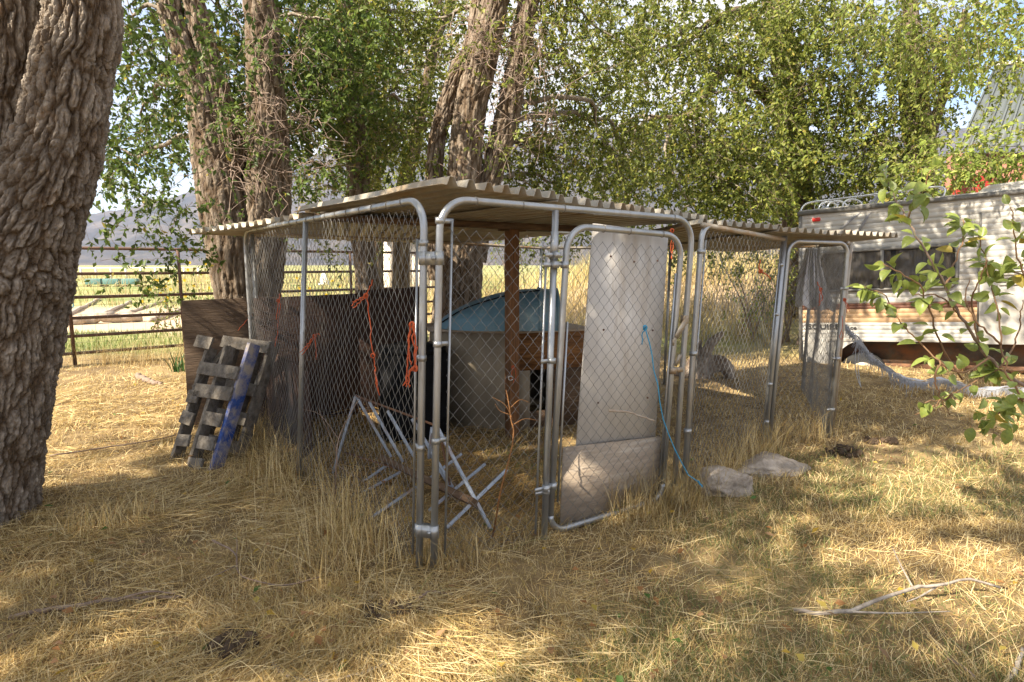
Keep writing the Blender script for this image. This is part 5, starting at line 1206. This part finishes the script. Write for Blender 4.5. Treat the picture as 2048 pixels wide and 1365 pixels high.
# small white tent and cream shed seen through the kennel
p = at(648, 560, 44.) * V3(1, 1, 0); mb = MB(); mb.add(np.array([p + V3(-.35, -.3, 0), p + V3(.45, -.3, 0), p + V3(.4, .3, 0), p + V3(-.3, .3, 0), p + V3(-.05, 0, 1.15)]), [[[0, 1, 4], [1, 2, 4], [2, 3, 4], [3, 0, 4]]]); tag(mb.build('white_tent', M['fence_white']), 'tiny white peaked tent in the field seen through the kennel', 'tent')
sp0 = at(776, 560, 21.) * V3(1, 1, 0); sp1 = at(905, 560, 22.) * V3(1, 1, 0); sh = thing('shed', 'cream board shed wall glimpsed through the kennel beside the slim trunk', 'shed', sp0)
nb = 11
for k in range(nb):
    a, b = lerp(sp0, sp1, k / nb), lerp(sp0, sp1, (k + .94) / nb); sheet(MB(), a, b, b + V3(0, 0, 2.35), a + V3(0, 0, 2.35), -.03).build('wall_board', M['cream'], sh)
sheet(MB(), sp0 + V3(.02, .05, 0), sp1 + V3(0, .05, 0), sp1 + V3(0, .05, 2.34), sp0 + V3(0.02, .05, 2.34), -1.8).build('wall', M['cream'], sh)
sheet(MB(), sp0 + V3(-.15, -.15, 2.36), sp1 + V3(.15, -.15, 2.36), sp1 + V3(.15, 2.1, 2.7), sp0 + V3(-.15, 2.1, 2.7), .05).build('roof', M['house_roof'], sh)

# yellow flowering plants beyond the fence
def flowers(label, x, y, d, hgt, n):
    p = at(x, y, d) * V3(1, 1, 0); t = thing('flowering_plant', label, 'plant', p, 'yellow flowers beyond the fence'); st = MB(); fl = MB(); lf = MB()
    for k in range(n):
        q = p + V3(rng.normal(0, .35), rng.normal(0, .3), hgt * rng.uniform(.6, 1.1)); b = p + V3(rng.normal(0, .12), rng.normal(0, .12), 0); st.tube([b, (b + q) / 2 + V3(rng.normal(0, .05), 0, .05), q], [.008, .006, .004], 3)
        m_ = 8; a = np.arange(m_) * 2 * math.pi / m_; D = np.stack([np.cos(a), np.full(m_, -.25), np.sin(a)], 1); v, f, c = leaves(m_, np.repeat(q[None], m_, 0), D, np.repeat(V3(0, -1, .4)[None], m_, 0), np.full(m_, .045), np.full(m_, .03), np.repeat(np.array([[.75, .55, .02]]), m_, 0)); fl.add(v, [f], c)
        m_ = 9; tt = rng.random(m_)[:, None]; v, f, c = leaves(m_, b * (1 - tt) + q * tt, rng.normal(0, 1, (m_, 3)), rng.normal(0, 1, (m_, 3)), np.full(m_, .11), np.full(m_, .05), GREENS['elm'][rng.integers(0, 5, m_)]); lf.add(v, [f], c)
    st.build('stems', M['twig'], t); lf.build('foliage', M['leaf'], t); fl.build('blossoms', M['leaf'], t)
flowers('yellow flowering plant beyond the fence left of its second post', 318, 640, 13, 1.05, 9); flowers('yellow flowering plant beyond the fence behind its second post', 352, 640, 13.4, .95, 7); flowers('taller yellow flowering plant beyond the fence close to the double trunk', 408, 640, 14, 1.45, 9); flowers('yellow flowering plant seen through the kennel beside the middle post', 628, 640, 14.5, 1.1, 8)
# iris tuft by the plywood
p = gr(362, 742); v, f, c = blades(26, p[:2] + rng.normal(0, .05, (26, 2)), rng.uniform(.2, .36, 26), np.full(26, .022), rng.random(26) * 6.28, np.abs(rng.normal(.1, .35, 26)), rng.uniform(.1, .8, 26), np.ones((26, 3)))
tag(MB().add(v, [f]).build('iris_plant', M['iris']), 'green sword leaved iris tuft beside the brown plywood sheet', 'plant')

# shrubs behind the run and behind the trailer
def shrub(name, label, base, pts, leafL, pal, per, nleaf, spread, twigL, wr=.55):
    t = thing(name, label, 'shrub', base); br = MB(); tw = MB(); lv = MB()
    for q in pts:
        b = np.asarray(base) + V3(rng.normal(0, .12), rng.normal(0, .12), 0); MB().tube(spline([b, (b + q) / 2 + rng.normal(0, .12, 3), q], 10), np.linspace(.022, .006, 10), 6, cap=False).build('stem', M['twig'], t, smooth=True)
    foliage(tw, lv, pts, per, spread, twigL, nleaf, leafL, GREENS[pal], .5, .003, wratio=wr); tag(tw.build('twigs', M['twig'], t), kind='stuff'); lv.build('foliage', M['leaf'], t)
shrub('bush', 'green leafy bush on the dry bank seen through the right run', at(1500, 660, 11.2) * V3(1, 1, 0), [at(x, y, 11.2) for x, y in ((1470, 540), (1505, 560), (1530, 600), (1545, 530), (1500, 620), (1440, 520))], .06, 'sun', 26, 10, .25, .35)
shrub('bush', 'sparse bush with dark stems behind the grey cloth', at(1580, 655, 10.6) * V3(1, 1, 0), [at(x, y, 10.6) for x, y in ((1570, 520), (1590, 560), (1600, 500), (1580, 600))], .05, 'elm', 14, 9, .2, .35)
shrub('bush', 'bush of yellow green leaves seen through the back mesh by the blue tub', at(1050, 560, 12.5) * V3(1, 1, 0), [at(x, y, 12.5) for x, y in ((990, 490), (1040, 500), (1090, 490), (1010, 470))], .06, 'sun', 24, 10, .3, .4)
shrub('pear_shrub', 'broad pear shrub with glossy leaves rising behind the trailer roof', V3(8.2, 9.8, 0), [at(x, y, 9.9) for x, y in ((1850, 330), (1900, 320), (1950, 330), (2000, 320), (2040, 330), (1880, 370), (1940, 370), (2000, 360), (1830, 370), (1980, 300), (2040, 290), (1920, 300))], .095, 'sun', 26, 9, .26, .4, .5)

# house with grey metal roof far right
hs = thing('house', 'house with grey standing seam metal roof behind the trees at far right', 'house', V3(15, 19, 0))
ha, hb_, hc_, hd_ = at(1918, 296, 17.5), at(2140, 292, 15.5), at(2160, 112, 20.5), at(1990, 136, 21.5)
nsn = 9
for k in range(nsn):
    a, b, c_, d_ = lerp(ha, hb_, k / nsn), lerp(ha, hb_, (k + .985) / nsn), lerp(hd_, hc_, (k + .985) / nsn), lerp(hd_, hc_, k / nsn); sheet(MB(), a, b, c_, d_, .03).build('roof_panel', M['house_roof'], hs)
    MB().bar(a + V3(0, -.02, .05), d_ + V3(0, -.02, .05), .05, .05).build('roof_seam', M['house_roof'], hs)
MB().bar(hd_ + V3(0, 0, .08), hc_ + V3(0, 0, .08), .25, .10).build('ridge_cap', M['fence_white'], hs)
for p_, q_ in ((ha, hb_),):
    a, b = p_ * V3(1, 1, 0) + V3(.1, .6, 0), q_ * V3(1, 1, 0) + V3(.1, .6, 0); sheet(MB(), a, b, b + V3(0, 0, q_[2] - .05), a + V3(0, 0, p_[2] - .05), -.2).build('wall', M['house_brick'], hs)
p = at(1945, 372, 14.) ; bx_ = thing('red_machine', 'red painted farm machine half hidden behind the pear shrub', 'machine', p * V3(1, 1, 0))
MB().box(p + V3(0, 0, -.35), (.55, .7, 1.1)).build('cab', M['house_red'], bx_, bevel=.05)
MB().box(p + V3(.1, 0, -1.5), (1.2, 1.6, 1.2)).build('body', M['house_red'], bx_, bevel=.05)
for sx in (-.4, .6): MB().tube([p * V3(1, 1, 0) + V3(sx, -.95, .45), p * V3(1, 1, 0) + V3(sx, -.7, .45)], .45, 20).build('wheel', M['rubber'], bx_)

# ------------------------------------------------------------------ pear sapling leaning in from the right
ps = thing('pear_sapling', 'pear sapling with glossy leaves reaching in from the right edge', 'sapling', V3(3.5, 3.0, 0))
yd = 2.75
BR = [[(2330, 1130), (2200, 930), (2080, 800), (2000, 735), (1958, 690), (1925, 640), (1890, 575), (1852, 505), (1815, 440), (1790, 392), (1768, 345)],
      [(1815, 440), (1842, 395), (1862, 340)], [(1980, 715), (1925, 745), (1880, 722), (1830, 675), (1797, 640), (1768, 592), (1728, 574)], [(2080, 750), (2010, 738), (1985, 745), (1905, 788), (1850, 806)],
      [(1925, 760), (1882, 690), (1860, 620), (1838, 575), (1795, 545), (1766, 528)], [(2070, 830), (2020, 760), (2003, 690), (1990, 600), (1972, 530), (1956, 470)], [(2120, 590), (2060, 556), (2005, 540), (1962, 528)], [(2110, 640), (2050, 560), (2032, 480), (2020, 415)], [(2110, 800), (2040, 800), (2005, 820), (1985, 850)],
      [(1890, 575), (1912, 520), (1928, 470), (1926, 440)], [(1925, 640), (1900, 610), (1870, 590), (1830, 590)], [(2003, 690), (1960, 650), (1930, 600), (1940, 560)], [(1905, 788), (1870, 810), (1830, 830)], [(1958, 690), (1945, 610), (1958, 560), (1975, 520)], [(1880, 722), (1870, 760), (1885, 800), (1900, 830)], [(2000, 735), (2030, 690), (2040, 640), (2046, 600)]]
tips = []
for k, L_ in enumerate(BR):
    n_ = len(L_) * 4; P = np.array([at(x, y, yd + .10 * math.sin(k * 2.1 + j * .7)) for j, (x, y) in enumerate(L_)]); C = spline(P, n_); C[1:-1] += rng.normal(0, .004, (n_ - 2, 3))
    r0 = .011 if k == 0 else .005; MB().tube(C, np.linspace(r0, .0022, n_), 7).build('branch', M['twig_red' if k else 'twig'], ps, smooth=True)
    m_ = int(len(L_) * 4.6) + 3
    for q in range(m_):
        i_ = int(n_ * (.30 if k == 0 else .12) + rng.random() ** .8 * n_ * (.69 if k == 0 else .87)); i_ = min(i_, n_ - 1); tips.append((C[i_], unit(C[min(i_ + 1, n_ - 1)] - C[max(i_ - 1, 0)])))
tips += [(at(1985 + rng.normal(0, 26), 835 + rng.normal(0, 22), yd - .25 + rng.normal(0, .05)), V3(0, 0, -1)) for _ in range(26)]
# leaf meshes: ovate, folded on the midrib and curled
lmes = []
for cv in (.15, .45, .8):
    mb = MB(); n1 = 8; V = []
    for i_ in range(n1):
        t = i_ / (n1 - 1); w_ = .5 * .62 * (math.sin(math.pi * t ** .8) ** .8) * (1 if t < .98 else .2) if 0 < t < 1 else 0.004
        ang = cv * t * 1.3; xx = math.sin(ang) / max(cv * 1.3, .01) if cv > .01 else t; zz = -(1 - math.cos(ang)) / max(cv * 1.3, .01)
        V += [(xx, -w_, zz + w_ * .45), (xx, -w_ * .5, zz + w_ * .18), (xx, 0, zz), (xx, w_ * .5, zz + w_ * .18), (xx, w_, zz + w_ * .45)]
    i_ = (np.arange(n1 - 1)[:, None] * 5 + np.arange(4)[None]).ravel(); mb.add(np.array(V), [np.stack([i_, i_ + 1, i_ + 6, i_ + 5], 1)])
    mb.tube([(-.28, 0, .02), (-.1, 0, .03), (0, 0, 0)], .010, 3)
    o = mb.build('leaf', M['pear_leaf'], None, smooth=True); lmes.append(o.data); COL.objects.unlink(o); bpy.data.objects.remove(o)
extra_m = [M['pear_leaf'], mat('pear_leaf_light', (.32, .38, .09), (.24, .30, .07), .38, 6, transl=.42, spec=.5), mat('pear_leaf_yellow', (.42, .34, .06), (.34, .26, .05), .45, 6, transl=.35)]
lm2 = []
for me_ in lmes:
    row = []
    for m_ in extra_m: c_ = me_.copy(); c_.materials.clear(); c_.materials.append(m_); row.append(c_)
    lm2.append(row)
tips = tips[::-1][:26] + [t_ for t_ in tips[:-26] if t_[0][0] / t_[0][1] < .93]
for (p, tdir) in tips[:297]:
    dv = unit(tdir * .5 + rng.normal(0, .7, 3) + V3(0, 0, -.25)); up = unit(rng.normal(0, .45, 3) + V3(-.2, -.25, .9)); sd = unit(np.cross(up, dv)); up = np.cross(dv, sd)
    s_ = rng.uniform(.052, .086); k = 0 if rng.random() < .55 else (1 if rng.random() < .94 else 2)
    o = bpy.data.objects.new('leaf', lm2[int(rng.integers(3))][k]); COL.objects.link(o); o.parent = ps
    q = np.asarray(p) + dv * s_ * .28 - wloc(ps)
    o.matrix_local = Matrix(((dv[0] * s_, sd[0] * s_, up[0] * s_, q[0]), (dv[1] * s_, sd[1] * s_, up[1] * s_, q[1]), (dv[2] * s_, sd[2] * s_, up[2] * s_, q[2]), (0, 0, 0, 1)))

# ------------------------------------------------------------------ air
hz = bpy.data.materials.new('haze'); hz.use_nodes = True; hn = hz.node_tree.nodes; hn.clear()
ho = hn.new('ShaderNodeOutputMaterial'); hv = hn.new('ShaderNodeVolumePrincipled')
hv.inputs['Color'].default_value = (.42, .58, 1.0, 1); hv.inputs['Density'].default_value = 0.9e-4; hv.inputs['Anisotropy'].default_value = .3
hz.node_tree.links.new(hv.outputs[0], ho.inputs['Volume'])
tag(MB().box((0, 800, 440), (7600, 5600, 900)).build('haze', hz), 'thin blue haze in the valley air', 'haze', kind='stuff')
